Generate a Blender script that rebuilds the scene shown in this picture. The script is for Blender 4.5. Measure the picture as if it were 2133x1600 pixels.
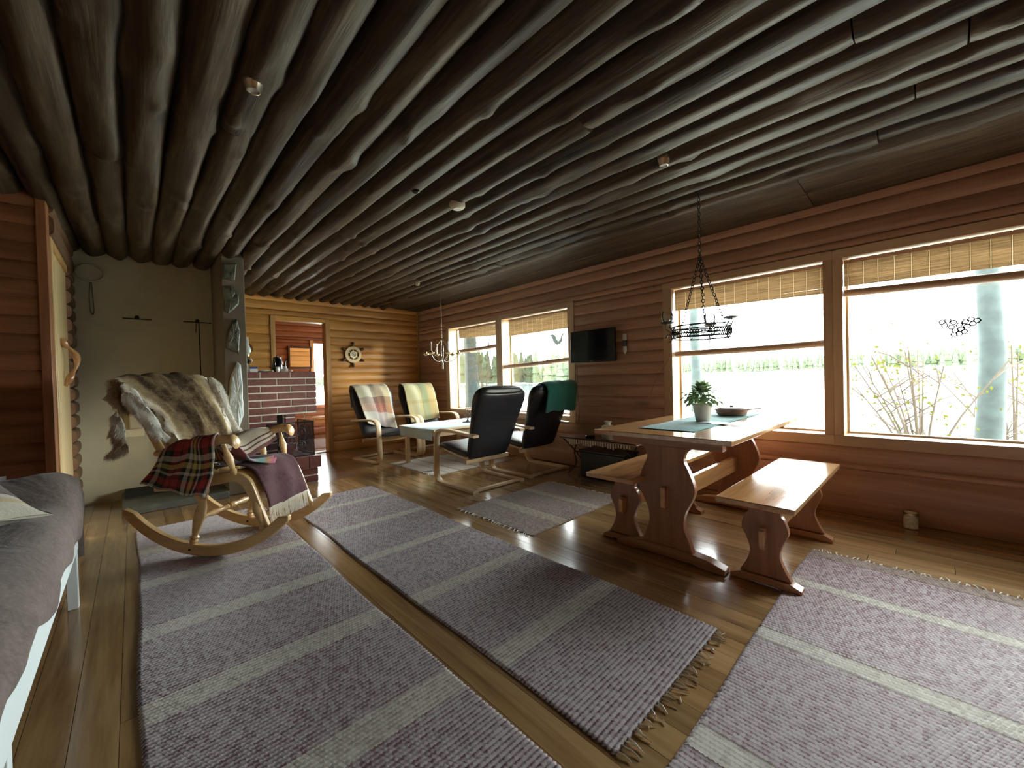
import bpy, bmesh, math, random
import numpy as np
from mathutils import Vector, Matrix, Euler
S = bpy.context.scene
for o in list(bpy.data.objects): bpy.data.objects.remove(o)
C = bpy.data.collections.new('cabin'); S.collection.children.link(C)
random.seed(7); PI = math.pi; sin = math.sin; cos = math.cos
# ------------------------------------------------------------------ camera, sky, sun, exposure
cam = bpy.data.objects.new('camera', bpy.data.cameras.new('camera')); C.objects.link(cam)
def cam_axes(yaw, pitch, roll):
    cy, sy, cp, sp = cos(yaw), sin(yaw), cos(pitch), sin(pitch)
    f = Vector((cy*cp, sy*cp, sp)); r = Vector((sy, -cy, 0)); u = r.cross(f)
    return r*cos(roll)+u*sin(roll), -r*sin(roll)+u*cos(roll), f
r_, u_, f_ = cam_axes(-.75878, -.01456, -.02589)
cam.matrix_world = Matrix(((r_.x, u_.x, -f_.x, 0), (r_.y, u_.y, -f_.y, 0), (r_.z, u_.z, -f_.z, 1.08), (0, 0, 0, 1)))
cam.data.sensor_width = 36; cam.data.lens = 833.8*36/2133; cam.data.clip_start = .05; cam.data.clip_end = 4000
S.camera = cam
W = bpy.data.worlds.new('world'); S.world = W; W.use_nodes = True
bg = W.node_tree.nodes['Background']; bg.inputs[0].default_value = (.95, .98, 1.0, 1); bg.inputs[1].default_value = 29
sun = bpy.data.objects.new('sun', bpy.data.lights.new('sun', 'SUN')); C.objects.link(sun)
sun.data.energy = 9.0; sun.data.angle = math.radians(7); sun.data.color = (1, .90, .72)
sun.rotation_euler = Vector((1, .75, -.14)).to_track_quat('-Z', 'Y').to_euler()
for (x0, x1) in ((4.37, 5.56), (3.05, 4.245), (.58, 1.763), (-1.3, .464)):
    a = bpy.data.lights.new('window_portal', 'AREA'); a.shape = 'RECTANGLE'; a.size = x1-x0+.1; a.size_y = 1.45
    a.cycles.is_portal = True
    ao = bpy.data.objects.new('window_portal', a); C.objects.link(ao); ao.location = ((x0+x1)/2, -4.09, 1.25)
    ao.rotation_euler = (PI/2, 0, 0)      # -Z looks to +Y
S.view_settings.view_transform = 'Standard'; S.view_settings.look = 'None'; S.view_settings.gamma = 1
S.view_settings.use_curve_mapping = False; S.view_settings.exposure = 0.0
cy = S.cycles; cy.max_bounces = 8; cy.diffuse_bounces = 5; cy.glossy_bounces = 4; cy.transmission_bounces = 6
cy.transparent_max_bounces = 16; cy.caustics_reflective = False; cy.caustics_refractive = False; cy.sample_clamp_indirect = 8
# ------------------------------------------------------------------ mesh builder
def V(*a): return Vector(a)
class MB:
    def __init__(s): s.v = []; s.f = []; s.m = []
    def add(s, vs, fs, mi=0, M=None):
        n = len(s.v)
        s.v += [tuple(M @ Vector(p)) if M else tuple(p) for p in vs]
        s.f += [tuple(n+i for i in f) for f in fs]; s.m += [mi]*len(fs); return s
    def bx(s, x0, x1, y0, y1, z0, z1, mi=0, M=None):
        vs = [(x0,y0,z0),(x1,y0,z0),(x1,y1,z0),(x0,y1,z0),(x0,y0,z1),(x1,y0,z1),(x1,y1,z1),(x0,y1,z1)]
        return s.add(vs, [(3,2,1,0),(4,5,6,7),(0,1,5,4),(1,2,6,5),(2,3,7,6),(3,0,4,7)], mi, M)
    def prism(s, poly, ax, a, b, mi=0, M=None):
        # polygon (p,q) extruded along axis ax: 'y' -> (p,.,q); 'x' -> (.,p,q); 'z' -> (p,q,.)
        k = {'x': lambda p, q, t: (t, p, q), 'y': lambda p, q, t: (p, t, q), 'z': lambda p, q, t: (p, q, t)}[ax]
        n = len(poly); vs = [k(p, q, a) for p, q in poly]+[k(p, q, b) for p, q in poly]
        fs = [tuple(range(n)), tuple(range(2*n-1, n-1, -1))]+[(i, (i+1) % n, (i+1) % n+n, i+n) for i in range(n)]
        return s.add(vs, fs, mi, M)
    def tube(s, pts, r, n=8, closed=False, mi=0, M=None, flat=None):
        pts = [Vector(p) for p in pts]; N = len(pts); vs = []; fs = []
        rr = r if isinstance(r, (list, tuple)) else [r]*N
        up = None
        for i, p in enumerate(pts):
            a = pts[(i-1) % N] if (i or closed) else p; b = pts[(i+1) % N] if (i < N-1 or closed) else p
            t = (b-a).normalized() if (b-a).length > 1e-9 else V(0, 0, 1)
            if up is None: up = V(0, 0, 1) if abs(t.z) < .9 else V(1, 0, 0)
            x = t.cross(up).normalized(); y = x.cross(t).normalized(); up = y
            for k in range(n):
                an = 2*PI*k/n; w, h = (1, 1) if not flat else flat
                vs.append(p+x*cos(an)*rr[i]*w+y*sin(an)*rr[i]*h)
        for i in range(N if closed else N-1):
            for k in range(n):
                j = (i+1) % N; fs.append((i*n+k, i*n+(k+1) % n, j*n+(k+1) % n, j*n+k))
        if not closed: fs += [tuple(range(n-1, -1, -1)), tuple((N-1)*n+k for k in range(n))]
        return s.add(vs, fs, mi, M)
    def lathe(s, prof, n=20, mi=0, M=None):
        vs = []; fs = []; N = len(prof)
        for r, z in prof:
            for k in range(n): vs.append((max(r, 1e-4)*cos(2*PI*k/n), max(r, 1e-4)*sin(2*PI*k/n), z))
        for i in range(N-1):
            for k in range(n): fs.append((i*n+k, i*n+(k+1) % n, (i+1)*n+(k+1) % n, (i+1)*n+k))
        fs += [tuple(range(n-1, -1, -1)), tuple((N-1)*n+k for k in range(n))]
        return s.add(vs, fs, mi, M)
    def turned(s, A, B, prof, n=14):
        A = Vector(A); B = Vector(B); d = B-A; L = d.length
        M = Matrix.Translation(A) @ d.to_track_quat('Z', 'Y').to_matrix().to_4x4()
        return s.lathe([(r, z*L) for z, r in prof], n, 0, M)
    def grid(s, P, mi=0, closed=False):
        R = len(P); K = len(P[0]); vs = [p for row in P for p in row]; fs = []
        for i in range(R-1):
            for k in range(K if closed else K-1): fs.append((i*K+k, i*K+(k+1) % K, (i+1)*K+(k+1) % K, (i+1)*K+k))
        if closed: fs += [tuple(range(K-1, -1, -1)), tuple((R-1)*K+k for k in range(K))]
        return s.add(vs, fs, mi)
    def build(s, name, mats, parent=None, smooth=True, bev=0, solid=0, sub=0, world=False, ang=40, kind=None):
        me = bpy.data.meshes.new(name)
        vs = s.v
        if world and parent:
            L = parent.location; vs = [(x-L.x, y-L.y, z-L.z) for x, y, z in vs]
        me.from_pydata(vs, [], s.f)
        for m in (mats if isinstance(mats, (list, tuple)) else [mats]): me.materials.append(m)
        if any(s.m): me.polygons.foreach_set('material_index', s.m)
        bm = bmesh.new(); bm.from_mesh(me); bmesh.ops.recalc_face_normals(bm, faces=bm.faces); bm.to_mesh(me); bm.free()
        if smooth:
            me.polygons.foreach_set('use_smooth', [True]*len(me.polygons)); me.set_sharp_from_angle(angle=math.radians(ang))
        o = bpy.data.objects.new(name, me); C.objects.link(o)
        if parent: o.parent = parent
        if bev: b = o.modifiers.new('bevel', 'BEVEL'); b.width = bev; b.segments = 2; b.limit_method = 'ANGLE'
        if solid: b = o.modifiers.new('solid', 'SOLIDIFY'); b.thickness = solid; b.offset = 0
        if sub: b = o.modifiers.new('sub', 'SUBSURF'); b.levels = sub; b.render_levels = sub
        if kind: o['kind'] = kind
        return o
def tag(o, label, cat, group=None):
    o['label'] = label; o['category'] = cat
    if group: o['group'] = group
    return o
def thing(name, label, cat, loc=(0, 0, 0), rz=0, group=None):
    o = bpy.data.objects.new(name, None); C.objects.link(o); o.location = loc; o.rotation_euler = (0, 0, rz); o.empty_display_size = .1
    return tag(o, label, cat, group)
def dup(o, parent=None):
    c = o.copy(); C.objects.link(c); c.parent = parent
    for ch in list(o.children): dup(ch, c)
    return c
def catmull(pts, n):
    P = [np.array(p, float) for p in pts]; out = []; N = len(P)
    for i in range(N-1):
        a = P[i-1] if i else 2*P[0]-P[1]; b = P[i]; c = P[i+1]; d = P[i+2] if i+2 < N else 2*P[-1]-P[-2]
        for k in range(n):
            t = k/n; out.append(.5*((2*b)+(-a+c)*t+(2*a-5*b+4*c-d)*t*t+(-a+3*b-3*c+d)*t**3))
    out.append(P[-1]); return out
def patch(ctrl, nu=6, nv=6, wob=0, seed=0, fr=1):
    rows = [catmull(r, nv) for r in ctrl]; cols = [catmull([rows[i][j] for i in range(len(rows))], nu) for j in range(len(rows[0]))]
    rnd = random.Random(seed); ph = [rnd.uniform(0, 6) for _ in range(6)]
    R = len(cols[0]); K = len(cols); P = [[cols[j][i].copy() for j in range(K)] for i in range(R)]
    if wob:
        for i in range(R):
            for j in range(K):
                a = i/R*6*fr; b = j/K*6*fr
                P[i][j] += wob*np.array([sin(a*1.3+b*2+ph[0]), sin(a*2.1-b*1.4+ph[1]), sin(b*2.6+a*.7+ph[2])])
    return P
# ------------------------------------------------------------------ materials
class NT:
    def __init__(s, name):
        s.m = bpy.data.materials.new(name); s.m.use_nodes = True; s.t = s.m.node_tree; s.b = s.t.nodes['Principled BSDF']; s.out = s.t.nodes['Material Output']
    def n(s, ty, **kw):
        x = s.t.nodes.new(ty)
        for k, v in kw.items():
            if k in x.inputs.keys(): x.inputs[k].default_value = v
            else: setattr(x, k, v)
        return x
    def l(s, a, b): s.t.links.new(a, b)
    def coord(s, scale=(1, 1, 1), rnd=True, gen=False):
        tc = s.n('ShaderNodeTexCoord'); mp = s.n('ShaderNodeMapping'); mp.inputs['Scale'].default_value = scale
        if rnd:
            oi = s.n('ShaderNodeObjectInfo'); mu = s.n('ShaderNodeMath', operation='MULTIPLY'); mu.inputs[1].default_value = 37
            s.l(oi.outputs['Random'], mu.inputs[0]); va = s.n('ShaderNodeVectorMath', operation='ADD')
            s.l(tc.outputs['Object'], va.inputs[0]); s.l(mu.outputs[0], va.inputs[1]); s.l(va.outputs[0], mp.inputs[0])
        else: s.l(tc.outputs['Object'], mp.inputs[0])
        return mp.outputs[0]
    def noise(s, vec, scale, detail=3, rough=.5, dist=0):
        x = s.n('ShaderNodeTexNoise', Scale=scale, Detail=detail, Roughness=rough, Distortion=dist); s.l(vec, x.inputs['Vector']); return x.outputs['Fac']
    def ramp(s, fac, stops):
        x = s.n('ShaderNodeValToRGB'); cr = x.color_ramp
        while len(cr.elements) < len(stops): cr.elements.new(.5)
        for e, (p, c) in zip(cr.elements, stops): e.position = p; e.color = (*c, 1) if len(c) == 3 else c
        s.l(fac, x.inputs[0]); return x.outputs[0]
    def mix(s, fac, a, b, bt='MIX'):
        x = s.n('ShaderNodeMix', data_type='RGBA', blend_type=bt)
        for sock, val in ((x.inputs[0], fac), (x.inputs[6], a), (x.inputs[7], b)):
            if hasattr(val, 'links'): s.l(val, sock)
            elif isinstance(val, (int, float)): sock.default_value = val
            else: sock.default_value = (*val, 1)
        return x.outputs[2]
    def math(s, op, a, b=None, clamp=False):
        x = s.n('ShaderNodeMath', operation=op); x.use_clamp = clamp
        for i, v in enumerate((a, b)):
            if v is None: continue
            if hasattr(v, 'links'): s.l(v, x.inputs[i])
            else: x.inputs[i].default_value = v
        return x.outputs[0]
    def bump(s, h, st=.3, d=.01):
        x = s.n('ShaderNodeBump', Strength=st, Distance=d); s.l(h, x.inputs['Height']); s.l(x.outputs[0], s.b.inputs['Normal']); return x
    def fin(s, col, rough=.5, spec=.5, coat=0, sheen=0, metal=0):
        if hasattr(col, 'links'): s.l(col, s.b.inputs['Base Color'])
        else: s.b.inputs['Base Color'].default_value = (*col, 1)
        if hasattr(rough, 'links'): s.l(rough, s.b.inputs['Roughness'])
        else: s.b.inputs['Roughness'].default_value = rough
        s.b.inputs['Specular IOR Level'].default_value = spec; s.b.inputs['Coat Weight'].default_value = coat; s.b.inputs['Coat Roughness'].default_value = .12
        s.b.inputs['Sheen Weight'].default_value = sheen; s.b.inputs['Metallic'].default_value = metal
        return s.m
def wood(name, dark, mid, light, ax='x', rough=.45, knots=.5, coat=0, tint=.25, g=1.0, spec=.5, bump=.15):
    t = NT(name); st = {'x': (.07, 1, 1), 'y': (1, .07, 1), 'z': (1, 1, .07)}[ax]
    v = t.coord(st); n1 = t.noise(v, 14*g, 4, .6, .6); n2 = t.noise(v, 70*g, 2, .5)
    f = t.math('ADD', t.math('MULTIPLY', n1, .75), t.math('MULTIPLY', n2, .25))
    col = t.ramp(f, [(.30, dark), (.48, mid), (.68, light)])
    kst = {'x': (1.6, 5, 5), 'y': (5, 1.6, 5), 'z': (5, 5, 1.6)}[ax]
    if knots:
        kv = t.coord(kst); vo = t.n('ShaderNodeTexVoronoi', Scale=.55*g); t.l(kv, vo.inputs['Vector'])
        k = t.ramp(vo.outputs['Distance'], [(.0, (1, 1, 1)), (.055, (1, 1, 1)), (.10, (.25, .25, .25)), (.2, (0, 0, 0))])
        col = t.mix(t.math('MULTIPLY', k, knots), col, tuple(c*.30 for c in dark))
    oi = t.n('ShaderNodeObjectInfo'); hs = t.n('ShaderNodeHueSaturation'); hs.inputs['Hue'].default_value = .5
    t.l(t.math('ADD', t.math('MULTIPLY', oi.outputs['Random'], tint), 1-tint/2), hs.inputs['Value']); t.l(col, hs.inputs['Color'])
    t.bump(f, bump, .004)
    return t.fin(hs.outputs[0], rough, spec, coat)
def plain(name, c, rough=.5, metal=0, noise=0, nscale=20, bump=0, sheen=0, spec=.5, coat=0):
    t = NT(name)
    if noise or bump:
        v = t.coord(rnd=False); n = t.noise(v, nscale, 4, .6)
        col = t.ramp(n, [(.3, tuple(x*(1-noise) for x in c)), (.7, tuple(min(1, x*(1+noise)) for x in c))])
        if bump: t.bump(n, bump, .01)
    else: col = c
    return t.fin(col, rough, spec, coat, sheen, metal)
M = {}
M['wall'] = wood('glare_paled_pine_along_x', (.36, .195, .125), (.50, .29, .19), (.62, .39, .265), 'x', .40, .7, g=.8)  # panelling lifted and greyed, glare from the windows put into the colour
M['walld'] = wood('shaded_passage_panelling', (.10, .05, .025), (.16, .085, .042), (.21, .12, .065), 'x', .55, .5, g=.8)  # darker copy of the panelling wood, its shade mixed into the colour
M['wally'] = wood('honey_pine_panelling_along_y', (.42, .17, .04), (.62, .29, .075), (.76, .40, .12), 'y', .42, .7, g=.8)
M['wallred'] = wood('reddish_pine_panelling', (.19, .055, .02), (.29, .095, .032), (.38, .14, .05), 'y', .45, .6, g=.8)
M['redz'] = wood('reddish_pine_upright', (.22, .085, .035), (.34, .14, .06), (.44, .20, .09), 'z', .45, .3, g=.8)
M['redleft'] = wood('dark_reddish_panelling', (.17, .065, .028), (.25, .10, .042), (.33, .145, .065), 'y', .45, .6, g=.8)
M['trimz'] = wood('pine_trim_upright', (.42, .20, .07), (.56, .30, .11), (.70, .42, .17), 'z', .45, .3, g=.8)
M['trimw'] = wood('haze_paled_frame_wood', (.50, .32, .20), (.62, .43, .28), (.72, .54, .37), 'x', .45, .3, g=.8)  # frame wood paled, the haze around the windows is part of the colour
M['trimwz'] = wood('haze_paled_frame_wood_upright', (.50, .32, .20), (.62, .43, .28), (.72, .54, .37), 'z', .45, .3, g=.8)
M['trimx'] = wood('pine_trim_level', (.42, .20, .07), (.56, .30, .11), (.70, .42, .17), 'x', .45, .3, g=.8)
M['floor'] = wood('varnished_pine_floorboards', (.19, .10, .036), (.31, .185, .078), (.43, .275, .13), 'x', .18, 1.0, coat=.6, tint=.42, g=.9, bump=.06)
M['log'] = wood('dark_weathered_ceiling_logs', (.022, .013, .009), (.055, .036, .022), (.125, .094, .058), 'x', .50, .9, tint=.5, g=1.5, spec=.35, bump=1.0)
M['pine'] = wood('varnished_pine_along_x', (.26, .11, .05), (.36, .17, .085), (.46, .25, .13), 'x', .22, .6, coat=.35, g=.8, bump=.05)
M['piney'] = wood('varnished_pine_along_y', (.42, .20, .08), (.56, .31, .13), (.68, .42, .19), 'y', .12, .5, coat=1, g=.8, bump=.05)
M['pinez'] = wood('varnished_pine_upright', (.24, .095, .045), (.34, .15, .075), (.44, .22, .12), 'z', .30, .6, coat=.2, g=.8, bump=.05)
M['birch'] = wood('pale_birch_lamination', (.60, .42, .24), (.72, .54, .33), (.80, .64, .42), 'x', .35, 0, g=1.2, tint=.1, bump=.05)
M['rockerwood'] = wood('lacquered_light_birch', (.62, .38, .16), (.74, .50, .23), (.82, .60, .31), 'x', .3, 0, coat=.3, g=1, tint=.08, bump=.03)
M['door'] = wood('light_door_pine', (.66, .44, .20), (.78, .57, .29), (.86, .67, .38), 'z', .35, .2, g=.9, tint=.1)
M['plaster'] = plain('grey_green_painted_plaster', (.47, .46, .36), .7, noise=.06, nscale=5, bump=.15)
M['plaster2'] = plain('grey_painted_pillar_plaster', (.19, .165, .125), .75, noise=.08, nscale=8, bump=.2)
M['brick'] = plain('dark_red_smooth_brick', (.17, .060, .050), .5, noise=.3, nscale=30, bump=.15)
M['mortar'] = plain('light_grey_mortar', (.72, .70, .63), .9, noise=.1, nscale=80, bump=.3)
M['tile'] = plain('brown_clay_floor_tile', (.20, .11, .075), .22, noise=.25, nscale=14, bump=.05, coat=.3)
M['grout'] = plain('dark_grout', (.05, .04, .035), .9)
M['soot'] = plain('sooty_firebox', (.03, .028, .024), .9, noise=.3, nscale=8)
M['slate'] = plain('grey_slate', (.125, .135, .105), .45, noise=.45, nscale=18, bump=.7)
M['palestone'] = plain('pale_stone', (.55, .62, .61), .5, noise=.22, nscale=14, bump=.6)
M['soap'] = plain('dark_soapstone', (.10, .11, .10), .55, noise=.3, nscale=9, bump=.1)
M['iron'] = plain('black_wrought_iron', (.025, .025, .027), .45, .6)
M['steel'] = plain('brushed_steel', (.55, .50, .40), .25, .9)
M['brass'] = plain('polished_brass', (.62, .50, .28), .2, .95)
M['leather'] = plain('black_leather', (.018, .019, .025), .38, noise=.3, nscale=60, bump=.12)
M['white'] = plain('white_paint', (.72, .80, .80), .4)
M['cream'] = plain('cream_plastic', (.72, .68, .52), .45)
M['wax'] = plain('white_candle_wax', (.85, .82, .74), .5)
M['black'] = plain('black_plastic', (.012, .013, .016), .25)
M['screen'] = plain('dark_glossy_screen', (.008, .010, .016), .08)
M['enamel'] = plain('black_enamel', (.008, .008, .010), .12, coat=.5)
M['ceramic'] = plain('white_glazed_ceramic', (.78, .80, .80), .2, coat=.4)
M['blue'] = plain('blue_glaze', (.03, .08, .35), .25)
M['pot'] = plain('pale_grey_flowerpot', (.62, .60, .56), .5, noise=.06, nscale=20)
M['stoneware'] = plain('brown_stoneware', (.28, .17, .14), .5, noise=.15, nscale=30)
M['darkpane'] = plain('dark_slab', (.02, .02, .02), .9)
M['rope'] = plain('cotton_fringe', (.80, .76, .66), .9)
M['sky_wood'] = plain('outer_wall_boards', (.14, .08, .05), .8)
def fabric(name, c, noise=.25, scale=90, rough=.9, sheen=.4, bump=.35, c2=None):
    t = NT(name); v = t.coord(rnd=False); n = t.noise(v, scale, 3, .6); n2 = t.noise(v, 5, 3, .6)
    col = t.ramp(n, [(.3, tuple(x*(1-noise) for x in c)), (.7, tuple(min(1, x*(1+noise)) for x in c))])
    if c2: col = t.mix(t.ramp(n2, [(.4, (0, 0, 0)), (.6, (1, 1, 1))]), col, c2)
    t.bump(n, bump, .004); return t.fin(col, rough, .2, 0, sheen)
M['darkwood'] = plain('dark_brown_wood', (.085, .040, .022), .4)
t = NT('grey_brown_quilted_cover'); v = t.coord(rnd=False); n = t.noise(v, 70, 3, .6); n2 = t.noise(v, 4.5, 4, .6, 1.2)
M['cover'] = t.fin(t.ramp(t.math('ADD', t.math('MULTIPLY', n, .5), t.math('MULTIPLY', n2, .5)), [(.35, (.12, .094, .082)), (.65, (.20, .16, .14))]), .9, .15, 0, .1)
t.bump(t.math('ADD', n2, t.math('MULTIPLY', n, .04)), .35, .04)
M['teal'] = fabric('teal_wool', (.035, .24, .21), .25, 120)
M['seatcloth'] = fabric('beige_seat_cloth', (.55, .50, .40), .12, 60)
M['purple'] = fabric('dark_purple_throw', (.060, .020, .026), .5, 60, sheen=.1, c2=(.095, .040, .045))
M['runnerc'] = fabric('pale_blue_table_runner', (.48, .60, .60), .1, 150)
M['runnerg'] = fabric('teal_striped_runner', (.085, .21, .205), .25, 60, sheen=.1)
M['linen'] = fabric('off_white_linen', (.62, .58, .50), .08, 150)
def bands(name, ax, stops, cross=None, rough=.92, n=.12, period=None, gain=.62):
    stops = [(p, tuple(q*gain for q in c)) for p, c in stops]; cross = cross and [(p, tuple(q*gain for q in c)) for p, c in cross]
    """cloth with coloured bands along local axis ax (constant steps), optionally multiplied by cross bands"""
    t = NT(name); tc = t.n('ShaderNodeTexCoord'); sx = t.n('ShaderNodeSeparateXYZ'); t.l(tc.outputs['UV'], sx.inputs[0])
    def rp(o, st):
        f = t.math('FRACT', t.math('MULTIPLY', o, period)) if period else o
        x = t.n('ShaderNodeValToRGB'); x.color_ramp.interpolation = 'CONSTANT'; cr = x.color_ramp
        while len(cr.elements) < len(st): cr.elements.new(.5)
        for e, (p, c) in zip(cr.elements, st): e.position = p; e.color = (*c, 1)
        t.l(f, x.inputs[0]); return x.outputs[0]
    col = rp(sx.outputs[ax], stops)
    if cross: col = t.mix(.5, col, rp(sx.outputs[1-ax], cross))
    v = t.coord(rnd=False); ns = t.noise(v, 80, 3, .7); big = t.noise(v, 9, 2, .5)
    col = t.mix(t.math('MULTIPLY', ns, n*.9), col, (.8, .75, .65)); col = t.mix(t.math('MULTIPLY', big, n), col, (.08, .05, .04))
    t.bump(ns, .5, .006); return t.fin(col, rough, .1, 0, .1)
R1 = (.34, .03, .03); K1 = (.010, .012, .012); G1 = (.03, .06, .035); Y1 = (.50, .42, .12); W1 = (.50, .50, .42)
tart = [(0, R1), (.06, K1), (.11, W1), (.18, K1), (.22, G1), (.29, K1), (.34, R1), (.47, K1), (.50, R1), (.64, K1), (.70, W1), (.76, K1), (.79, Y1), (.84, K1), (.88, W1), (.91, K1), (.96, R1)]
M['tartan'] = bands('red_black_green_tartan', 0, tart, tart, n=.06, period=1.15, gain=1.1)
M['plaid'] = bands('brown_cream_rust_plaid', 0, [(0, (.62, .60, .42)), (.2, (.68, .66, .55)), (.42, (.62, .58, .50)), (.44, (.11, .05, .04)), (.56, (.42, .20, .10)), (.66, (.16, .07, .05)), (.76, (.58, .42, .18)), (.95, (.7, .66, .5))],
                   [(0, (.66, .62, .60)), (.18, (.45, .10, .06)), (.30, (.20, .07, .05)), (.38, (.7, .62, .42)), (.80, (.18, .09, .07)), (.92, (.5, .46, .4))])
M['yellowplaid'] = bands('yellow_green_plaid', 0, [(0, (.62, .48, .18)), (.12, (.66, .58, .3)), (.3, (.66, .64, .45)), (.42, (.55, .5, .2)), (.5, (.09, .15, .06)), (.56, (.14, .27, .12)), (.68, (.26, .33, .10)), (.75, (.66, .38, .09)), (.92, (.62, .5, .2))],
                         [(0, (.62, .55, .28)), (.25, (.5, .4, .15)), (.3, (.6, .56, .3)), (.6, (.60, .62, .45)), (.8, (.5, .42, .3))])
M['stripe'] = bands('cream_striped_cotton', 0, [(0, (.72, .68, .55)), (.18, (.70, .55, .32)), (.26, (.74, .71, .6)), (.45, (.72, .62, .45)), (.52, (.75, .72, .62)), (.75, (.66, .72, .72)), (.85, (.75, .72, .62))], n=.04)
M['towel'] = bands('beige_cloth_with_brown_bands', 1, [(0, (.50, .45, .36)), (.60, (.50, .45, .36)), (.68, (.10, .045, .04)), (.72, (.50, .45, .38)), (.79, (.10, .045, .04)), (.83, (.42, .36, .3)), (.90, (.10, .04, .04))], n=.05, gain=1.1)
M['pasteltail'] = bands('pastel_blanket_underside', 1, [(0, (.5, .2, .25)), (.3, (.6, .62, .7)), (.55, (.3, .55, .5)), (.7, (.7, .35, .2)), (.85, (.7, .2, .3))], n=.05)
def rugmat(name, a, b, u, pitch=.017, ridge=1):
    t = NT(name); tc = t.n('ShaderNodeTexCoord'); sx = t.n('ShaderNodeSeparateXYZ'); t.l(tc.outputs['Object'], sx.inputs[0])
    w = t.math('SINE', t.math('MULTIPLY', sx.outputs[u], 2*PI/pitch)); w = t.math('ADD', t.math('MULTIPLY', w, .5), .5)
    sc = t.n('ShaderNodeVectorMath', operation='MULTIPLY'); sv = [75, 75, 75]; sv[u] = 1/pitch; sc.inputs[1].default_value = sv; t.l(tc.outputs['Object'], sc.inputs[0])
    fl = t.n('ShaderNodeVectorMath', operation='FLOOR'); t.l(sc.outputs[0], fl.inputs[0]); wn = t.n('ShaderNodeTexWhiteNoise'); t.l(fl.outputs[0], wn.inputs[0])
    big = t.noise(tc.outputs['Object'], 9, 3, .6)
    f = t.math('ADD', t.math('MULTIPLY', w, .55), t.math('MULTIPLY', wn.outputs[0], .38)); f = t.math('ADD', f, t.math('MULTIPLY', big, .16))
    return t.fin(t.ramp(f, [(.15, a), (.80, b)]), .95, .1, 0, .3)
M['rugX'] = rugmat('maroon_and_grey_rag_weave_x', (.115, .040, .052), (.50, .44, .45), 0)
M['rugXs'] = rugmat('pale_rag_stripe_x', (.28, .235, .19), (.62, .58, .51), 0)
M['rugY'] = rugmat('maroon_and_grey_rag_weave_y', (.16, .065, .080), (.56, .50, .51), 1)
M['rugYs'] = rugmat('pale_rag_stripe_y', (.34, .29, .255), (.68, .65, .58), 1)
M['rugB'] = rugmat('brown_rag_weave', (.16, .09, .07), (.40, .33, .28), 1)
M['rugBs'] = rugmat('tan_rag_stripe', (.26, .18, .12), (.55, .48, .40), 1)
M['rugC'] = rugmat('beige_rag_weave', (.28, .22, .17), (.56, .50, .42), 1)
M['rugCs'] = rugmat('brown_rag_stripe', (.10, .07, .05), (.36, .28, .2), 1)
def glass(name, tint=(1, 1, 1), gl=.08, rough=0):
    t = NT(name); tr = t.n('ShaderNodeBsdfTransparent'); tr.inputs[0].default_value = (*tint, 1)
    g = t.n('ShaderNodeBsdfGlossy', Roughness=rough); fr = t.n('ShaderNodeFresnel', IOR=1.45); mx = t.n('ShaderNodeMixShader')
    t.l(t.math('MULTIPLY', fr.outputs[0], gl/.04*.8), mx.inputs[0]); t.l(tr.outputs[0], mx.inputs[1]); t.l(g.outputs[0], mx.inputs[2]); t.l(mx.outputs[0], t.out.inputs[0]); return t.m
M['glass'] = glass('window_glass', (.97, 1, .985), .04)
M['cup'] = glass('clear_cup_glass', (.93, .97, .97), .08)
def translucent(name, c, tr=.5, noise=.3, scale=(4, 4, 120)):
    t = NT(name); v = t.coord(scale, rnd=False); n = t.noise(v, 1, 3, .6)
    col = t.ramp(n, [(.3, tuple(x*(1-noise) for x in c)), (.7, tuple(min(1, x*(1+noise)) for x in c))])
    d = t.n('ShaderNodeBsdfDiffuse'); tl = t.n('ShaderNodeBsdfTranslucent'); mx = t.n('ShaderNodeMixShader'); mx.inputs[0].default_value = tr
    t.l(col, d.inputs[0]); t.l(col, tl.inputs[0]); t.l(d.outputs[0], mx.inputs[1]); t.l(tl.outputs[0], mx.inputs[2]); t.l(mx.outputs[0], t.out.inputs[0]); return t.m
M['bamboo'] = translucent('backlit_bamboo', (.135, .080, .036), .5, .45)
M['string'] = translucent('pale_blind_string', (.26, .18, .10), .5, .1)
M['net'] = plain('haze_paled_rod_wood', (.62, .42, .30), .5)  # rod wood lightened, backlight haze put into its colour
M['leafm'] = translucent('green_leaf', (.22, .31, .16), .45, .4, (20, 20, 20))
M['petal'] = translucent('pale_petal', (.40, .42, .34), .4, .1, (20, 20, 20))
M['bark'] = plain('grey_bark', (.020, .030, .029), .9, noise=.4, nscale=6, bump=.6)
M['twig'] = plain('bare_twig_bark', (.05, .035, .022), .9)
M['conifer'] = plain('haze_lightened_needles', (.045, .062, .030), .9, noise=.5, nscale=.3)  # needles lightened so the colour carries the haze of distance
M['birchleaf'] = translucent('spring_leaves', (.060, .062, .012), .5, .3, (3, 3, 3))
M['paleground'] = plain('glare_pale_ground', (.50, .52, .45), .9, noise=.15, nscale=.5)  # ground paled, bright outdoor glare put into the colour
M['mirror'] = plain('mirror_glass', (.9, .85, .75), .03, 1)
t = NT('lake_water'); v = t.coord((.4, 1.2, 1), rnd=False); t.bump(t.noise(v, .6, 3, .6), .25, .3); M['water'] = t.fin((.25, .32, .33), .08, .8)
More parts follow.
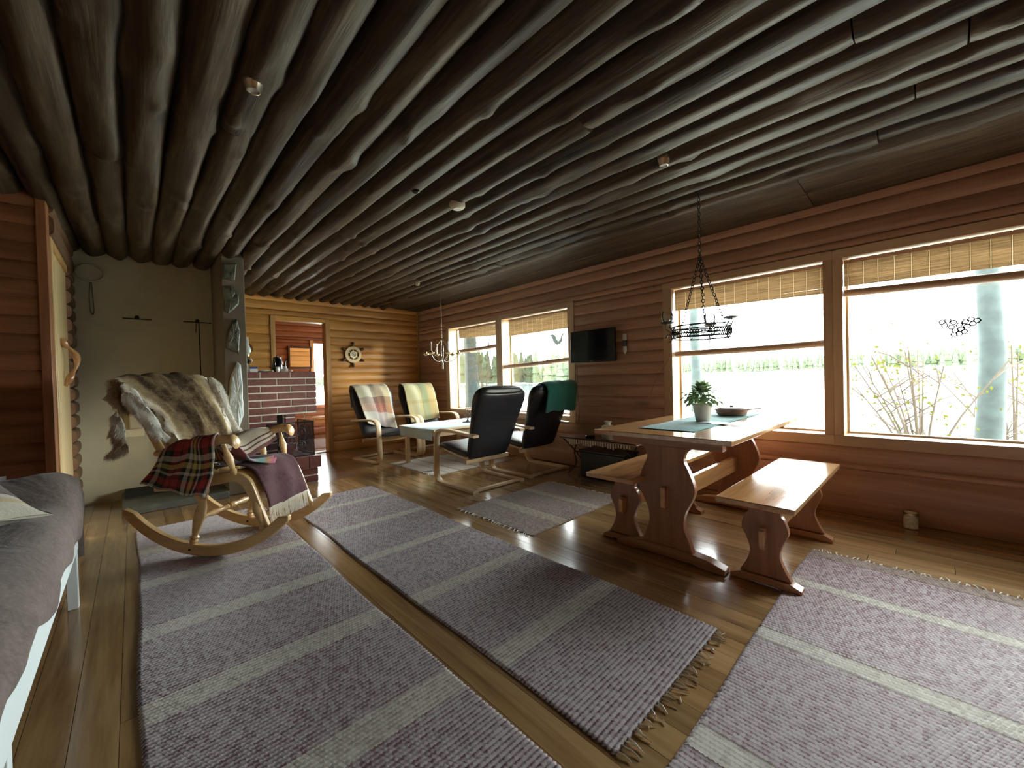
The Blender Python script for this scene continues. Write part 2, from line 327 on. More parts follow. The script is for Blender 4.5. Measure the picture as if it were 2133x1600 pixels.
# fur: pale at the rim, brown mottles inside
t = NT('reindeer_fur'); at = t.n('ShaderNodeAttribute', attribute_name='rim'); v = t.coord(rnd=False); n = t.noise(v, 16, 4, .75); n2 = t.noise(v, 150, 2, .5)
f = t.math('ADD', t.math('ADD', t.math('MULTIPLY', at.outputs['Fac'], 1.0), t.math('MULTIPLY', n, .5)), t.math('MULTIPLY', n2, .2))
M['fur'] = t.fin(t.ramp(f, [(.28, (.045, .028, .015)), (.40, (.14, .095, .048)), (.58, (.30, .22, .115)), (.80, (.58, .49, .34)), (1.0, (.85, .83, .76))]), .85, .1, 0, 0)
# ================================================================== THE SETTING
H = 2.335; YW = -3.86; XB = 6.54; YL = .385; XL = 4.05
def struct(name, mb, m, **k): o = mb.build(name, m, kind='structure', **k); return o
# ---- floor: base slab, then each board
fl = struct('floor', MB().bx(-2.6, 6.66, -3.98, 2.6, -.2, -.024), M['grout'], smooth=False)
pw = .112; rnd = random.Random(3)
TX0, TX1, TY0, TY1 = 4.60, 6.54, -1.86, -.84          # tiled patch before the hearth
y = YW; row = 0
while y < 2.4:
    y1 = min(y+pw, 2.4); x = -2.6-rnd.random()*2
    segs = []
    while x < 6.54:
        L = rnd.uniform(2.6, 4.6); segs.append([max(x, -2.6), min(x+L, 6.54)]); x += L
    for a, b in segs:
        if b-a < .15: continue
        if y > TY0-pw*.5 and y1 < TY1+pw*.5 and b > TX0: b = TX0
        if b-a < .15: continue
        MB().bx(a+.0012, b-.0012, y+.0008, y1-.0008, -.024, rnd.uniform(-.0008, 0)).build('plank', M['floor'], fl, smooth=False)
    y = y1; row += 1
nx, ny = 6, 3; sx = (TX1-TX0)/nx; sy = (TY1-TY0)/ny
for i in range(nx):
    for j in range(ny):
        MB().bx(TX0+i*sx+.003, TX0+(i+1)*sx-.003, TY0+j*sy+.003, TY0+(j+1)*sy-.003, -.024, rnd.uniform(-.001, .0005)).build('tile', M['tile'], fl, smooth=False)
# ---- ceiling: base slab and every log, knotty and uneven
ce = struct('ceiling', MB().bx(-2.6, 6.66, -3.98, 2.6, 2.44, 2.6), M['darkpane'], smooth=False)
lp = .1612; y = -.0895+lp*10; k = 0; rnd = random.Random(11)
# log joints seen at the right: list per row
def make_log(y, x0, x1, R, seed):
    r = random.Random(seed); n = int((x1-x0)/.035)+2; K = 17; rows = []
    lumps = [(r.uniform(x0, x1), r.uniform(-.1, PI+.1), r.uniform(.005, .022), r.choice((.035, .045, .06, .12))) for _ in range(int((x1-x0)*3.4))]
    p = [r.uniform(0, 6) for _ in range(6)]; vs = []; fs = []
    for i in range(n+1):
        x = x0+(x1-x0)*i/n
        Rr = R*(1+.030*sin(x*1.1+p[0])+.02*sin(x*3.7+p[1])); dy = .008*sin(x*.9+p[2])+.003*sin(x*4+p[3])
        e = min(x-x0, x1-x); Rr *= 1-.05*max(0, 1-e/.03)
        for j in range(K):
            a = PI*1.16*j/(K-1)-.08*PI; q = Rr+.0035*sin(a*5+x*2+p[4])
            for lx, la, lh, lw in lumps:
                dx = (x-lx)/lw; da = (a-la)/.5
                if abs(dx) < 3 and abs(da) < 3: q += lh*math.exp(-dx*dx-da*da*(1 if lw > .05 else 3))
            vs.append((x, y+dy+q*cos(a), 2.412-q*sin(a)))
    for i in range(n):
        for j in range(K-1): fs.append((i*K+j, i*K+j+1, (i+1)*K+j+1, (i+1)*K+j))
    fs += [tuple(range(K)), tuple(range(n*K+K-1, n*K-1, -1))]
    return MB().add(vs, fs)
joints = {1: [2.3], 2: [1.5], 4: [2.95], 6: [1.9, 5.0], 9: [3.1], 12: [2.4], 15: [-.2, 4.2], 18: [3.5], 20: [1.2], 22: [.2], 24: [-.1, 3.6], 26: [.05], 28: [.2, 3.3]}
rows_ = []
while y > YW+.56: rows_.append(y); y -= lp
for i, yy in enumerate(rows_):
    cuts = [-1.6]+sorted(joints.get(i, []))+[6.6]
    for a, b in zip(cuts[:-1], cuts[1:]):
        make_log(yy, a+.003, b-.003, rnd.uniform(.083, .090), i*31+int(a*10)).build('log', M['log'], ce, ang=60)
# smooth dark board between the last log and the window wall
last = rows_[-1]
mid = (last-.09+YW)/2
for a, b, za, zb in ((last-.088, mid+.003, 2.362, 2.345), (mid-.003, YW-.02, 2.348, 2.335)):
    for c0, c1 in ((-1.6, .62), (.624, 3.9), (3.904, 6.6)):
        MB().prism([(a, za+.02), (a-.02, za), (b+.02, zb), (b, zb+.004), (b, 2.44), (a, 2.44)], 'x', c0, c1).build('board', M['log'], ce, ang=30)
# ---- half-round wall panelling
def plank(axis, a, b, z0, z1, base, out, m, parent, bulge=.011):
    prof = []; n = 6; h = z1-z0
    for k in range(n+1):
        t = k/n; prof.append((base+out*(bulge*(1-(2*t-1)**4*1.0)-.004*(1 if k in (0, n) else 0)), z0+h*t))
    prof += [(base-out*.02, z1), (base-out*.02, z0)]
    if axis == 'x': mb = MB().prism(prof, 'x', a, b)
    else: mb = MB(); mb.prism([(p, q) for p, q in prof], 'y', a, b)
    return mb.build('plank', m, parent, ang=50)
def spans(a, b, holes, z0, z1):
    """cut [a,b] by holes (a0,a1,z0,z1) that overlap z-range"""
    segs = [(a, b)]
    for (h0, h1, g0, g1) in holes:
        if z1 <= g0+.01 or z0 >= g1-.01: continue
        ns = []
        for s0, s1 in segs:
            if h1 <= s0 or h0 >= s1: ns.append((s0, s1)); continue
            if h0 > s0+.01: ns.append((s0, h0))
            if h1 < s1-.01: ns.append((h1, s1))
        segs = ns
    return segs
BP = .1187; tops = [2.281-BP*k for k in range(-1, 20)]
def rows(holes_edges=()):
    z = [2.42]+[2.281-BP*k for k in range(20) if 2.281-BP*k > .05]+[0]
    for g in holes_edges: z = [q for q in z if abs(q-g) > .045]+[g]
    z = sorted(set(z)); return list(zip(z[:-1], z[1:]))
WIN = [(4.37, 5.56, .60, 1.925), (3.05, 4.245, .60, 1.920), (.58, 1.763, .588, 1.911), (-1.3, .464, .588, 1.908)]
CAS = [(2.955, 5.66, .52, 1.985), (-1.375, 1.853, .515, 1.975)]      # outer edges of the casings
mb = MB(); mb.bx(-2.6, 6.66, -4.05, -3.88, -.2, .565); mb.bx(-2.6, 6.66, -4.05, -3.88, 1.946, 2.5)
xs = [-2.6]+sorted(sum([[w[0]-.021, w[1]+.021] for w in WIN], []))+[6.66]
for i in range(0, len(xs), 2): mb.bx(xs[i], xs[i+1], -4.05, -3.88, .565, 1.946)
wr = struct('wall_right', mb, M['sky_wood'], smooth=False)
for z0, z1 in rows((.517, 1.98)):
    if z1 <= .34: continue
    z0b = max(z0, .334) if z0 < .40 else z0
    for a, b in spans(-2.6, XB, CAS, z0, z1): plank('x', a, b, z0b, z1, YW, 1, M['wall'], wr)
plank('x', -2.6, XB, 0, .334, YW, 1, M['wall'], wr, .024)
# casings + windows
def window(n, x0, x1, z0, z1, left_c, right_c, transom=None):
    w = bpy.data.objects.new('window_%d' % n, None); C.objects.link(w); w.location = ((x0+x1)/2, YW, z0); w['kind'] = 'structure'
    P = lambda name, mb, m, **k: mb.build(name, m, w, world=True, **k)
    P('head_casing', MB().bx(x0-(left_c), x1+right_c, YW-.03, YW+.018, z1, z1+.068), M['trimw'], bev=.003)
    P('sill_casing', MB().bx(x0-(left_c), x1+right_c, YW-.03, YW+.02, z0-.078, z0), M['trimw'], bev=.003)
    P('side_casing', MB().bx(x0-left_c, x0, YW-.03, YW+.018, z0, z1), M['trimwz'], bev=.003)
    P('side_casing', MB().bx(x1, x1+right_c, YW-.03, YW+.018, z0, z1), M['trimwz'], bev=.003)
    # reveal boards and sash
    for a, b in ((x0-.02, x0), (x1, x1+.02)): P('jamb', MB().bx(a, b, YW-.185, YW-.028, z0, z1), M['door'])
    for a, b in ((z0-.02, z0), (z1, z1+.02)): P('reveal', MB().bx(x0-.02, x1+.02, YW-.185, YW-.028, a, b), M['trimw'])
    s = .014
    for a, b in ((x0, x0+s), (x1-s, x1)): P('sash_stile', MB().bx(a, b, YW-.182, YW-.155, z0, z1), M['trimwz'])
    for a, b in ((z0, z0+s), (z1-s, z1)): P('sash_rail', MB().bx(x0+s, x1-s, YW-.182, YW-.155, a, b), M['trimw'])
    P('pane', MB().bx(x0+s*.5, x1-s*.5, YW-.170, YW-.165, z0+s*.5, z1-s*.5), M['glass'], smooth=False)
    return w
window(1, *WIN[0], .0625, .10); window(2, *WIN[1], .095, .0625); window(3, *WIN[2], .058, .09); window(4, *WIN[3], .075, .058)
# ---- back wall (x = XB) with the doorway to the next room
DY0, DY1, DZ = -2.205, -1.515, 2.01
mb = MB(); mb.bx(XB+.02, XB+.12, -3.98, DY0-.0205, -.2, 2.5); mb.bx(XB+.02, XB+.12, DY1+.0205, 2.6, -.2, 2.5); mb.bx(XB+.02, XB+.12, DY0-.0205, DY1+.0205, DZ+.021, 2.5)
wb = struct('wall_back', mb, M['wally'], smooth=False)
for z0, z1 in rows((2.075,)):
    for a, b in spans(YW+.005, -.84, [(DY0-.075, DY1+.065, 0, 2.07)], z0, z1): plank('y', a, b, z0, z1, XB, -1, M['wally'], wb)
for z0, z1 in rows((2.075,)):
    for a, b in spans(-3.9, .35, [(DY0-.03, DY1+.03, 0, 2.04)], z0, z1): plank('y', a, b, z0, z1, XB+.14, 1, M['wally'], wb)
MB().bx(XB-.03, XB+.01, YW+.012, YW+.04, 0, 2.35).build('corner_strip', M['trimz'], wb)
d1 = bpy.data.objects.new('door_1', None); C.objects.link(d1); d1.location = (XB, (DY0+DY1)/2, 0); d1['kind'] = 'structure'
P = lambda name, mb, m, **k: mb.build(name, m, d1, world=True, **k)
P('side_casing', MB().bx(XB-.026, XB+.02, DY1, DY1+.062, 0, DZ+.065), M['trimz'], bev=.004)
P('side_casing', MB().bx(XB-.026, XB+.02, DY0-.07, DY0, 0, DZ+.065), M['trimz'], bev=.004)
P('head_casing', MB().bx(XB-.024, XB+.02, DY0, DY1, DZ, DZ+.065), M['wally'], bev=.004)
P('jamb', MB().bx(XB+.02, XB+.13, DY1, DY1+.02, 0, DZ), M['trimz']); P('jamb', MB().bx(XB+.02, XB+.13, DY0-.02, DY0, 0, DZ), M['trimz'])
P('head_jamb', MB().bx(XB+.02, XB+.13, DY0-.02, DY1+.02, DZ, DZ+.02), M['trimx'])
P('threshold', MB().bx(XB-.01, XB+.13, DY0, DY1, -.01, .012), M['trimx'])
# ---- the next room
X2 = 9.0
f2 = struct('floor_next_room', MB().bx(XB+.11, X2+.1, -4.0, .4, -.2, -.002), M['floor'], smooth=False); f2.name = 'floor.001'
mb = MB(); mb.bx(X2+.01, X2+.12, -4.0, -3.07, -.2, 2.6); mb.bx(X2+.01, X2+.12, -2.79, .4, -.2, 2.6); mb.bx(X2+.01, X2+.12, -3.07, -2.79, -.2, .62); mb.bx(X2+.01, X2+.12, -3.07, -2.79, 1.92, 2.6)
w2 = struct('wall_far', mb, M['wallred'], smooth=False)
for z0, z1 in rows((1.985,)):
    for a, b in spans(-4.0, .4, [(-3.14, -2.72, .55, 1.985)], z0, z1): plank('y', a, b, z0, z1, X2, -1, M['wallred'], w2)
w6 = bpy.data.objects.new('window_5', None); C.objects.link(w6); w6.location = (X2, -2.93, .62); w6['kind'] = 'structure'
for a, b in ((-3.14, -3.07), (-2.79, -2.72)): MB().bx(X2-.03, X2+.1, a, b, .55, 1.985).build('side_casing', M['trimz'], w6, world=True)
for a, b in ((.55, .62), (1.92, 1.985)): MB().bx(X2-.03, X2+.1, -3.07, -2.79, a, b).build('head_casing', M['wallred'], w6, world=True)
MB().bx(X2+.07, X2+.075, -3.07, -2.79, .62, 1.92).build('pane', M['glass'], w6, world=True, smooth=False)
struct('wall_side', MB().bx(XB+.12, X2+.12, .4, .5, -.2, 2.6), M['wallred'], smooth=False)
mb = MB(); mb.bx(XB+.1, X2+.12, -4.1, -4.0, -.2, .8); mb.bx(XB+.1, X2+.12, -4.1, -4.0, 1.9, 2.6); mb.bx(XB+.1, 7.3, -4.1, -4.0, .8, 1.9); mb.bx(8.1, X2+.12, -4.1, -4.0, .8, 1.9)
w3 = struct('wall_side_windowed', mb, M['wallred'], smooth=False); w3.name = 'wall_side.001'
struct('ceiling_next_room', MB().bx(XB+.1, X2+.12, -4.1, .5, 2.33, 2.5), M['wallred'], smooth=False).name = 'ceiling.001'
# ---- masonry mass: painted grey wall, pillar
wg = struct('wall_grey', MB().bx(5.43, 6.54, -.66, .45, -.1, 2.43), M['plaster'], bev=.004)
pl = struct('wall_pillar', MB().bx(4.755, 5.60, -.845, -.655, 0, 2.42), M['plaster2'], bev=.006)
# ---- left: wall facing the camera and the wall with the door
mb = MB(); mb.bx(XL+.02, XL+.10, YL+.09, 2.6, -.2, 2.5)
wl = struct('wall_left', mb, M['wally'], smooth=False)
for z0, z1 in rows():
    plank('y', YL+.045, 2.4, z0, z1, XL, -1, M['redleft'], wl)
MB().bx(XL-.02, XL+.10, YL-.004, YL+.045, 0, 2.37).build('corner_board', M['redz'], wl, bev=.004)
mb = MB(); mb.bx(XL+.1, 5.45, YL+.03, YL+.1, 2.10, 2.5); mb.bx(5.06, 5.6, YL+.03, YL+.1, -.2, 2.5)
wd = struct('wall_left_passage', mb, M['wall'], smooth=False); wd.name = 'wall_left.001'
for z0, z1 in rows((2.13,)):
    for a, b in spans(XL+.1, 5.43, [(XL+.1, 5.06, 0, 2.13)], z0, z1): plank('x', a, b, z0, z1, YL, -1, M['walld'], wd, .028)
d2 = bpy.data.objects.new('door_2', None); C.objects.link(d2); d2.location = (4.6, YL, 0); d2['kind'] = 'structure'
P = lambda name, mb, m, **k: mb.build(name, m, d2, world=True, **k)
P('side_casing', MB().bx(XL+.10, 4.22, YL-.012, YL+.03, 0, 2.13), M['door'], bev=.004); P('side_casing', MB().bx(4.25, 4.31, YL-.004, YL+.03, 0, 2.10), M['door'], bev=.004)
P('head_casing', MB().bx(4.22, 5.06, YL-.012, YL+.03, 2.07, 2.13), M['trimx'], bev=.004)
P('jamb', MB().bx(4.31, 4.38, YL+.012, YL+.03, 0, 2.07), M['trimz'])
lf = P('door_leaf', MB().bx(4.38, 5.05, YL+.0, YL+.04, .01, 2.07), M['door'], bev=.003)
hp = catmull([(4.565, YL-.008, 1.475), (4.58, YL-.022, 1.42), (4.64, YL-.042, 1.40), (4.72, YL-.068, 1.35), (4.73, YL-.066, 1.27), (4.69, YL-.045, 1.21), (4.675, YL-.025, 1.15), (4.68, YL-.006, 1.11)], 5)
MB().tube(hp, [.017+.006*sin(i*.5) for i in range(len(hp))], 10).build('handle', wood('peeled_branch_handle', (.36, .17, .07), (.50, .27, .12), (.62, .38, .2), 'z', .25, 0, coat=.5), lf).matrix_parent_inverse = Matrix()
# lf is a child of d2: handle coordinates are world, so shift them
h = [c for c in lf.children][0]; h.location = (-d2.location.x, -d2.location.y, -d2.location.z)
# ---- unseen sides that close the room
wn = struct('wall_near', MB().bx(-2.7, -2.6, -3.98, 2.6, -.2, 2.6), M['wally'], smooth=False)
ws = struct('wall_left_side', MB().bx(-2.6, XL+.1, 2.4, 2.5, -.2, 2.6), M['wall'], smooth=False); ws.name = 'wall_left.002'
struct('roof', MB().bx(-3.4, 9.6, -4.75, 3.0, 2.62, 2.72), M['sky_wood'], smooth=False)
# ---- outdoors
gr = struct('ground', MB().grid([[(x, yy, -.35-.03*(max(0, -yy-5))-(.05 if yy < -9 else 0)*sin(x)) for x in np.linspace(-60, 120, 30)] for yy in (-4.2, -6, -9, -13, -18, -26)]), M['paleground'])
lk = struct('lake', MB().bx(-1500, 2500, -1000, -20, -2.2, -1.2), M['water'], smooth=False)
sh = struct('ground_far_shore', MB().grid([[(x, yy, zz) for x in np.linspace(-1500, 2500, 20)] for yy, zz in ((-860, -1.4), (-880, 0), (-1000, 9))]), M['paleground']); sh.name = 'ground.001'
rnd = random.Random(5)
def forest(x0, x1, y, z, h0, h1, n, name, label, dep=12, hf=lambda t: 1):
    mb = MB()
    for i in range(n):
        t = rnd.random(); x = x0+(x1-x0)*t; yy = y-rnd.random()*dep; h = rnd.uniform(h0, h1)*hf(t); r = h*rnd.uniform(.16, .24)
        for k in range(3):
            zz = z+h*(.08+.28*k); mb.lathe([(r*(1-.26*k), zz), (r*.12, min(z+h, zz+h*.46))], 6, 0, Matrix.Translation((x, yy, 0)))
    o = mb.build(name, M['conifer'], smooth=False, kind='stuff'); tag(o, label, 'forest'); return o
forest(-700, 1700, -900, 0, 20, 34, 900, 'distant_forest', 'low dark line of trees along the far shore beyond the bright lake', 60)
forest(60, 330, -88, -1.3, 7, 11, 420, 'headland_forest', 'nearer green wooded headland seen through the pair of windows by the chairs', 30, lambda t: .75+.55*sin(PI*min(1, t*1.5)))
def tree(name, label, x, y, r, h, lean=(0, 0), mat='bark', z0=-.4, br=0, seed=0):
    t = thing(name, label, 'tree', (x, y, z0)); rd = random.Random(seed)
    pts = [(lean[0]*k/10+.02*sin(k*1.3+seed), lean[1]*k/10, h*k/10) for k in range(11)]
    MB().tube(pts, [r*(1.25 if k == 0 else 1-.045*k) for k in range(11)], 16).build('trunk', M[mat], t)
    for i in range(br):
        a = rd.uniform(0, 6.28); zz = h*rd.uniform(.55, .95); q = (lean[0]*zz/h, lean[1]*zz/h, zz); L = rd.uniform(.8, 1.8)
        MB().tube([q, (q[0]+L*.5*cos(a), q[1]+L*.5*sin(a), zz+.1), (q[0]+L*cos(a), q[1]+L*sin(a), zz-.1)], [r*.22, r*.14, r*.05], 6).build('branch', M[mat], t)
    return t
tree('tree', 'thick smooth grey trunk close outside the nearest large window', -.435, -7.0, .125, 5.5, (0, 0), seed=1, br=3)
tree('tree', 'slim trunk seen through the middle window behind the iron candle ring', 3.62, -9.0, .115, 6, (-.03, 0), seed=2, br=4)
tree('tree', 'pale trunk seen through the farthest window beside the corner', 11.62, -9.0, .27, 8, (.1, 0), seed=3, br=5)
tree('tree', 'thin trunk at the edge of the second window from the corner', 12.75, -12.0, .17, 8, (0, 0), seed=4, br=5)
def shrub(name, label, x, y, z0, stems, h, spread, leaves, lh, seed, lm='birchleaf'):
    t = thing(name, label, 'shrub', (x, y, z0)); rd = random.Random(seed); tips = []
    for i in range(stems):
        a = rd.uniform(0, 6.28); s = spread*rd.uniform(.2, 1); hh = h*rd.uniform(.7, 1)
        p = [(.05*cos(a), .05*sin(a), 0), (s*.35*cos(a), s*.35*sin(a), hh*.5), (s*cos(a), s*sin(a), hh)]
        p = catmull(p, 4); MB().tube(p, [.017-.0014*k for k in range(len(p))], 5).build('stem', M['twig'], t); tips += [p[-1], p[-2], p[-3], p[-4]]
        for _ in range(3):
            q = p[rd.randint(3, 7)]; b = rd.uniform(0, 6.28); tips.append(q+np.array([.3*cos(b), .3*sin(b), .2]))
            MB().tube([q, q+np.array([.15*cos(b), .15*sin(b), .13]), tips[-1]], [.009, .007, .004], 4).build('twig', M['twig'], t)
    mb = MB()
    for _ in range(leaves):
        q = rd.choice(tips); c = V(*(q[k]+rd.gauss(0, .13) for k in range(3))); e = Euler((rd.uniform(0, 6), rd.uniform(0, 6), 0)).to_matrix(); s = rd.uniform(.012, .03)
        mb.add([c+e @ V(-s, 0, 0), c+e @ V(0, s*.6, 0), c+e @ V(s, 0, 0), c+e @ V(0, -s*.6, 0)], [(0, 1, 2, 3)])
    mb.build('leaves', M[lm], t, smooth=False, kind='stuff'); return t
shrub('shrub', 'leggy bare-stemmed shrub just left of the thick trunk outside', .10, -6.4, -.4, 14, 1.75, .65, 260, 1, 1)
shrub('shrub', 'twiggy shrub rising behind the thick trunk outside', -.66, -7.6, -.4, 12, 1.9, .7, 260, 1, 2)
shrub('birch_sapling', 'yellow-green sapling foliage outside the farthest window', 10.4, -8.6, .4, 9, 3.6, 1.6, 1500, 1, 3)
shrub('birch_sapling', 'pale green sapling outside the second window from the corner', 15.5, -17, -.4, 9, 3.6, 2.2, 1200, 1, 4)
# ================================================================== RUGS
def rug(label, x0, x1, y0, y1, u, stripes, ms, pitch=.017, ends=(1, 1), seed=0, wav=.004, frl=.05):
    """rag rug, warp along axis u (0=x,1=y); stripes = (centre, half width) along u in world metres"""
    cx, cy_ = (x0+x1)/2, (y0+y1)/2; rd = random.Random(seed)
    t = thing('rag_rug', label, 'rug', (cx, cy_, 0))
    L = (x1-x0, y1-y0)[u]; Wd = (y1-y0, x1-x0)[u]; nu = int(L/pitch)*2; nv = int(Wd/.0066)
    U = np.linspace(-L/2, L/2, nu+1); Vv = np.linspace(-Wd/2, Wd/2, nv+1)
    rg = np.random.RandomState(seed); wv = .006*np.sin(U*3+seed)+.003*np.sin(U*7)
    uu = U[:, None]+np.zeros((1, nv+1)); vv = Vv[None, :]+wv[:, None]
    saw = np.where(np.arange(nu+1) % 2 == 0, -.0035, .0035)
    edge = np.abs(np.linspace(-1, 1, nv+1))[None, :] >= 1
    vv = vv+edge*np.sign(vv)*saw[:, None]
    bend = wav*np.sin(Vv*2.2+seed)[None, :]+.003*rg.randn(1, nv+1)*0
    uu = uu+bend
    ridge = np.where(np.arange(nu+1) % 2 == 1, 1., 0.)[:, None]
    bead = np.where((np.arange(nv+1) % 2)[None, :] == ((np.arange(nu+1)//2) % 2)[:, None], 1., .25)
    z = .004+.0075*ridge*bead*(.6+.4*rg.rand(nu+1, nv+1))+.0015*(1+np.sin(uu*2.3+seed)*np.sin(vv*4))
    z = np.where(edge, .002, z)
    X_, Y_ = (uu, vv) if u == 0 else (vv, uu)
    vs = np.stack([X_, Y_, z], -1).reshape(-1, 3); K = nv+1
    idx = (np.arange(nu)[:, None]*K+np.arange(nv)[None, :]).reshape(-1)
    fs = np.stack([idx, idx+1, idx+K+1, idx+K], -1)
    um = (U[:-1]+U[1:])/2+(cx, cy_)[u]
    def mk(sel, name, mat):
        f = fs.reshape(nu, nv, 4)[sel].reshape(-1, 4)
        used, inv = np.unique(f, return_inverse=True)
        me = bpy.data.meshes.new(name); me.from_pydata(vs[used].tolist(), [], inv.reshape(-1, 4).tolist()); me.materials.append(mat)
        me.polygons.foreach_set('use_smooth', [True]*len(me.polygons)); o = bpy.data.objects.new(name, me); C.objects.link(o); o.parent = t
    st = np.zeros(nu, bool)
    for sp_ in stripes:
        s_ = np.abs(um-sp_[0]) < sp_[1]; st |= s_
    mk(~st, 'weave', ms[0])
    for sp_ in stripes:
        s_ = np.abs(um-sp_[0]) < sp_[1]
        if s_.any(): mk(s_, 'stripe', ms[sp_[2] if len(sp_) > 2 else 1])
    MB().bx(*((-L/2, L/2, -Wd/2+.005, Wd/2-.005) if u == 0 else (-Wd/2+.005, Wd/2-.005, -L/2, L/2)), .0004, .003).build('backing', ms[0], t, smooth=False)
    fr = MB(); n = int(Wd/.022)
    for s_, on in ((-1, ends[0]), (1, ends[1])):
        if not on: continue
        for i in range(n):
            q = -Wd/2+Wd*(i+.5)/n+rd.uniform(-.006, .006); a = rd.uniform(-.02, .02); l = frl*rd.uniform(.5, 1.25)
            p = [(s_*(L/2-.004), q, .005), (s_*(L/2+l*.4), q+a*.5, .008), (s_*(L/2+l*.75), q+a, .004), (s_*(L/2+l), q+a*rd.uniform(-.5, 2.2), .003)]
            if u == 1: p = [(b, a_, c_) for a_, b, c_ in p]
            fr.tube(p, [.0026, .003, .0024, .0016], 4)
    if fr.v: fr.build('fringe', M['rope'], t, kind='stuff')
    return t
rug('long maroon and grey rag rug lying under the rocking chair', -.5, 4.10, -.82, .01, 0, [(c_, .062) for c_ in (.02, .60, 1.19, 1.77, 2.35, 2.95, 3.55)], (M['rugX'], M['rugXs']), seed=1, ends=(1, 0), wav=.012)
rug('middle maroon and grey rag rug with frayed near end', .63, 4.0, -1.76, -.965, 0, [(1.16, .05), (1.755, .05), (2.37, .045), (2.97, .04), (3.58, .04)], (M['rugX'], M['rugXs']), seed=2, ends=(1, 0))
rug('maroon and grey rag rug by the window wall, right of the dining set', -1.2, .515, -2.93, -.9, 1, [(-2.44, .035), (-1.85, .045), (-1.18, .05), (-2.89, .06, 2)], (M['rugY'], M['rugYs'], M['rugB']), seed=3)
rug('small brown rag rug between the armchairs and the far dining bench', 1.89, 2.74, -3.08, -1.95, 1, [(-2.72, .04), (-2.28, .06)], (M['rugB'], M['rugBs']), seed=4, ends=(1, 1), frl=.035)
rug('beige rag rug with brown stripes under the coffee table', 3.86, 4.90, -3.66, -2.44, 1, [(-2.78, .012), (-3.05, .015), (-3.3, .012), (-2.62, .010)], (M['rugC'], M['rugCs']), seed=5, ends=(0, 1), frl=.03)
rug('made-up pale rug standing in for a pool of sunlight on the next room floor', 7.0, 8.3, -3.0, -1.9, 1, [], (M['rugC'], M['rugCs']), seed=6, ends=(0, 0))  # rug added in place of sunlight falling on this floor
# ================================================================== DINING SET
def mirror_profile(half):      # half outline [(halfwidth, z)] bottom->top
    return [(w, z) for w, z in half]+[(-w, z) for w, z in reversed(half)]
def smooth_half(pts, n=5): return [(float(a), float(b)) for a, b in catmull(pts, n)]
tb = thing('dining_table', 'varnished pine trestle dining table with scalloped ends and a teal runner', 'table', (1.095, -2.88, 0))
MB().bx(-.405, .405, -.745, .745, .712, .740).build('tabletop', M['piney'], tb, bev=.004)
for s_ in (-1, 1): MB().bx(-.33, .33, s_*.62-.03, s_*.62+.03, .66, .712).build('top_batten', M['pine'], tb, bev=.004)
lh = smooth_half([(.155, .06), (.13, .13), (.105, .20), (.115, .28), (.158, .37), (.170, .43), (.140, .52), (.112, .58), (.125, .63), (.165, .66)])
for s_ in (-1, 1):
    MB().prism(mirror_profile(lh), 'y', s_*.60-.02, s_*.60+.02).build('leg', M['pinez'], tb, bev=.003)
    ft = [(.325, 0), (.325, .022), (.27, .045), (.17, .062)]
    MB().prism([(-.325, 0), (-.20, 0), (-.16, .010), (.16, .010), (.20, 0), (.325, 0), (.325, .028), (.24, .055), (.12, .066), (-.12, .066), (-.24, .055), (-.325, .028)], 'y', s_*.60-.036, s_*.60+.036).build('foot', M['pine'], tb, bev=.004)
MB().bx(-.014, .014, -.66, .66, .30, .415).build('stretcher', M['piney'], tb, bev=.003)
for s_ in (-1, 1): MB().prism([(-.014, .285), (.014, .285), (.017, .42), (-.017, .42)], 'y', s_*.645-.013, s_*.645+.013).build('wedge', M['pinez'], tb, bev=.003)
bh = smooth_half([(.115, .045), (.085, .10), (.066, .16), (.080, .22), (.104, .28), (.088, .34), (.072, .37), (.10, .425)], 4)
def bench(label, x, L, yc):
    b = thing('bench', label, 'bench', (x, yc, 0), group=None)
    MB().bx(-.168, .168, -L/2, L/2, .432, .460).build('seat', M['piney'], b, bev=.004)
    for s_ in (-1, 1):
        MB().prism(mirror_profile(bh), 'y', s_*(L/2-.20)-.018, s_*(L/2-.20)+.018).build('leg', M['pinez'], b, bev=.003)
        MB().prism([(-.158, 0), (-.09, 0), (-.07, .008), (.07, .008), (.09, 0), (.158, 0), (.158, .022), (.11, .042), (-.11, .042), (-.158, .022)], 'y', s_*(L/2-.20)-.032, s_*(L/2-.20)+.032).build('foot', M['pine'], b, bev=.003)
        MB().bx(-.14, .14, s_*(L/2-.20)-.024, s_*(L/2-.20)+.024, .412, .432).build('batten', M['pine'], b, bev=.003)
        MB().prism([(-.011, .19), (.011, .19), (.015, .30), (-.015, .30)], 'y', s_*(L/2-.155)-.011, s_*(L/2-.155)+.011).build('wedge', M['pinez'], b, bev=.002)
    MB().bx(-.012, .012, -L/2+.13, L/2-.13, .205, .285).build('stretcher', M['piney'], b, bev=.003)
    return b
bench('pine bench on the near side of the dining table, its seat shining white', .598, 1.24, -2.735)
bench('pine bench on the far side of the dining table, by the small rug', 1.39, 1.24, -2.735)
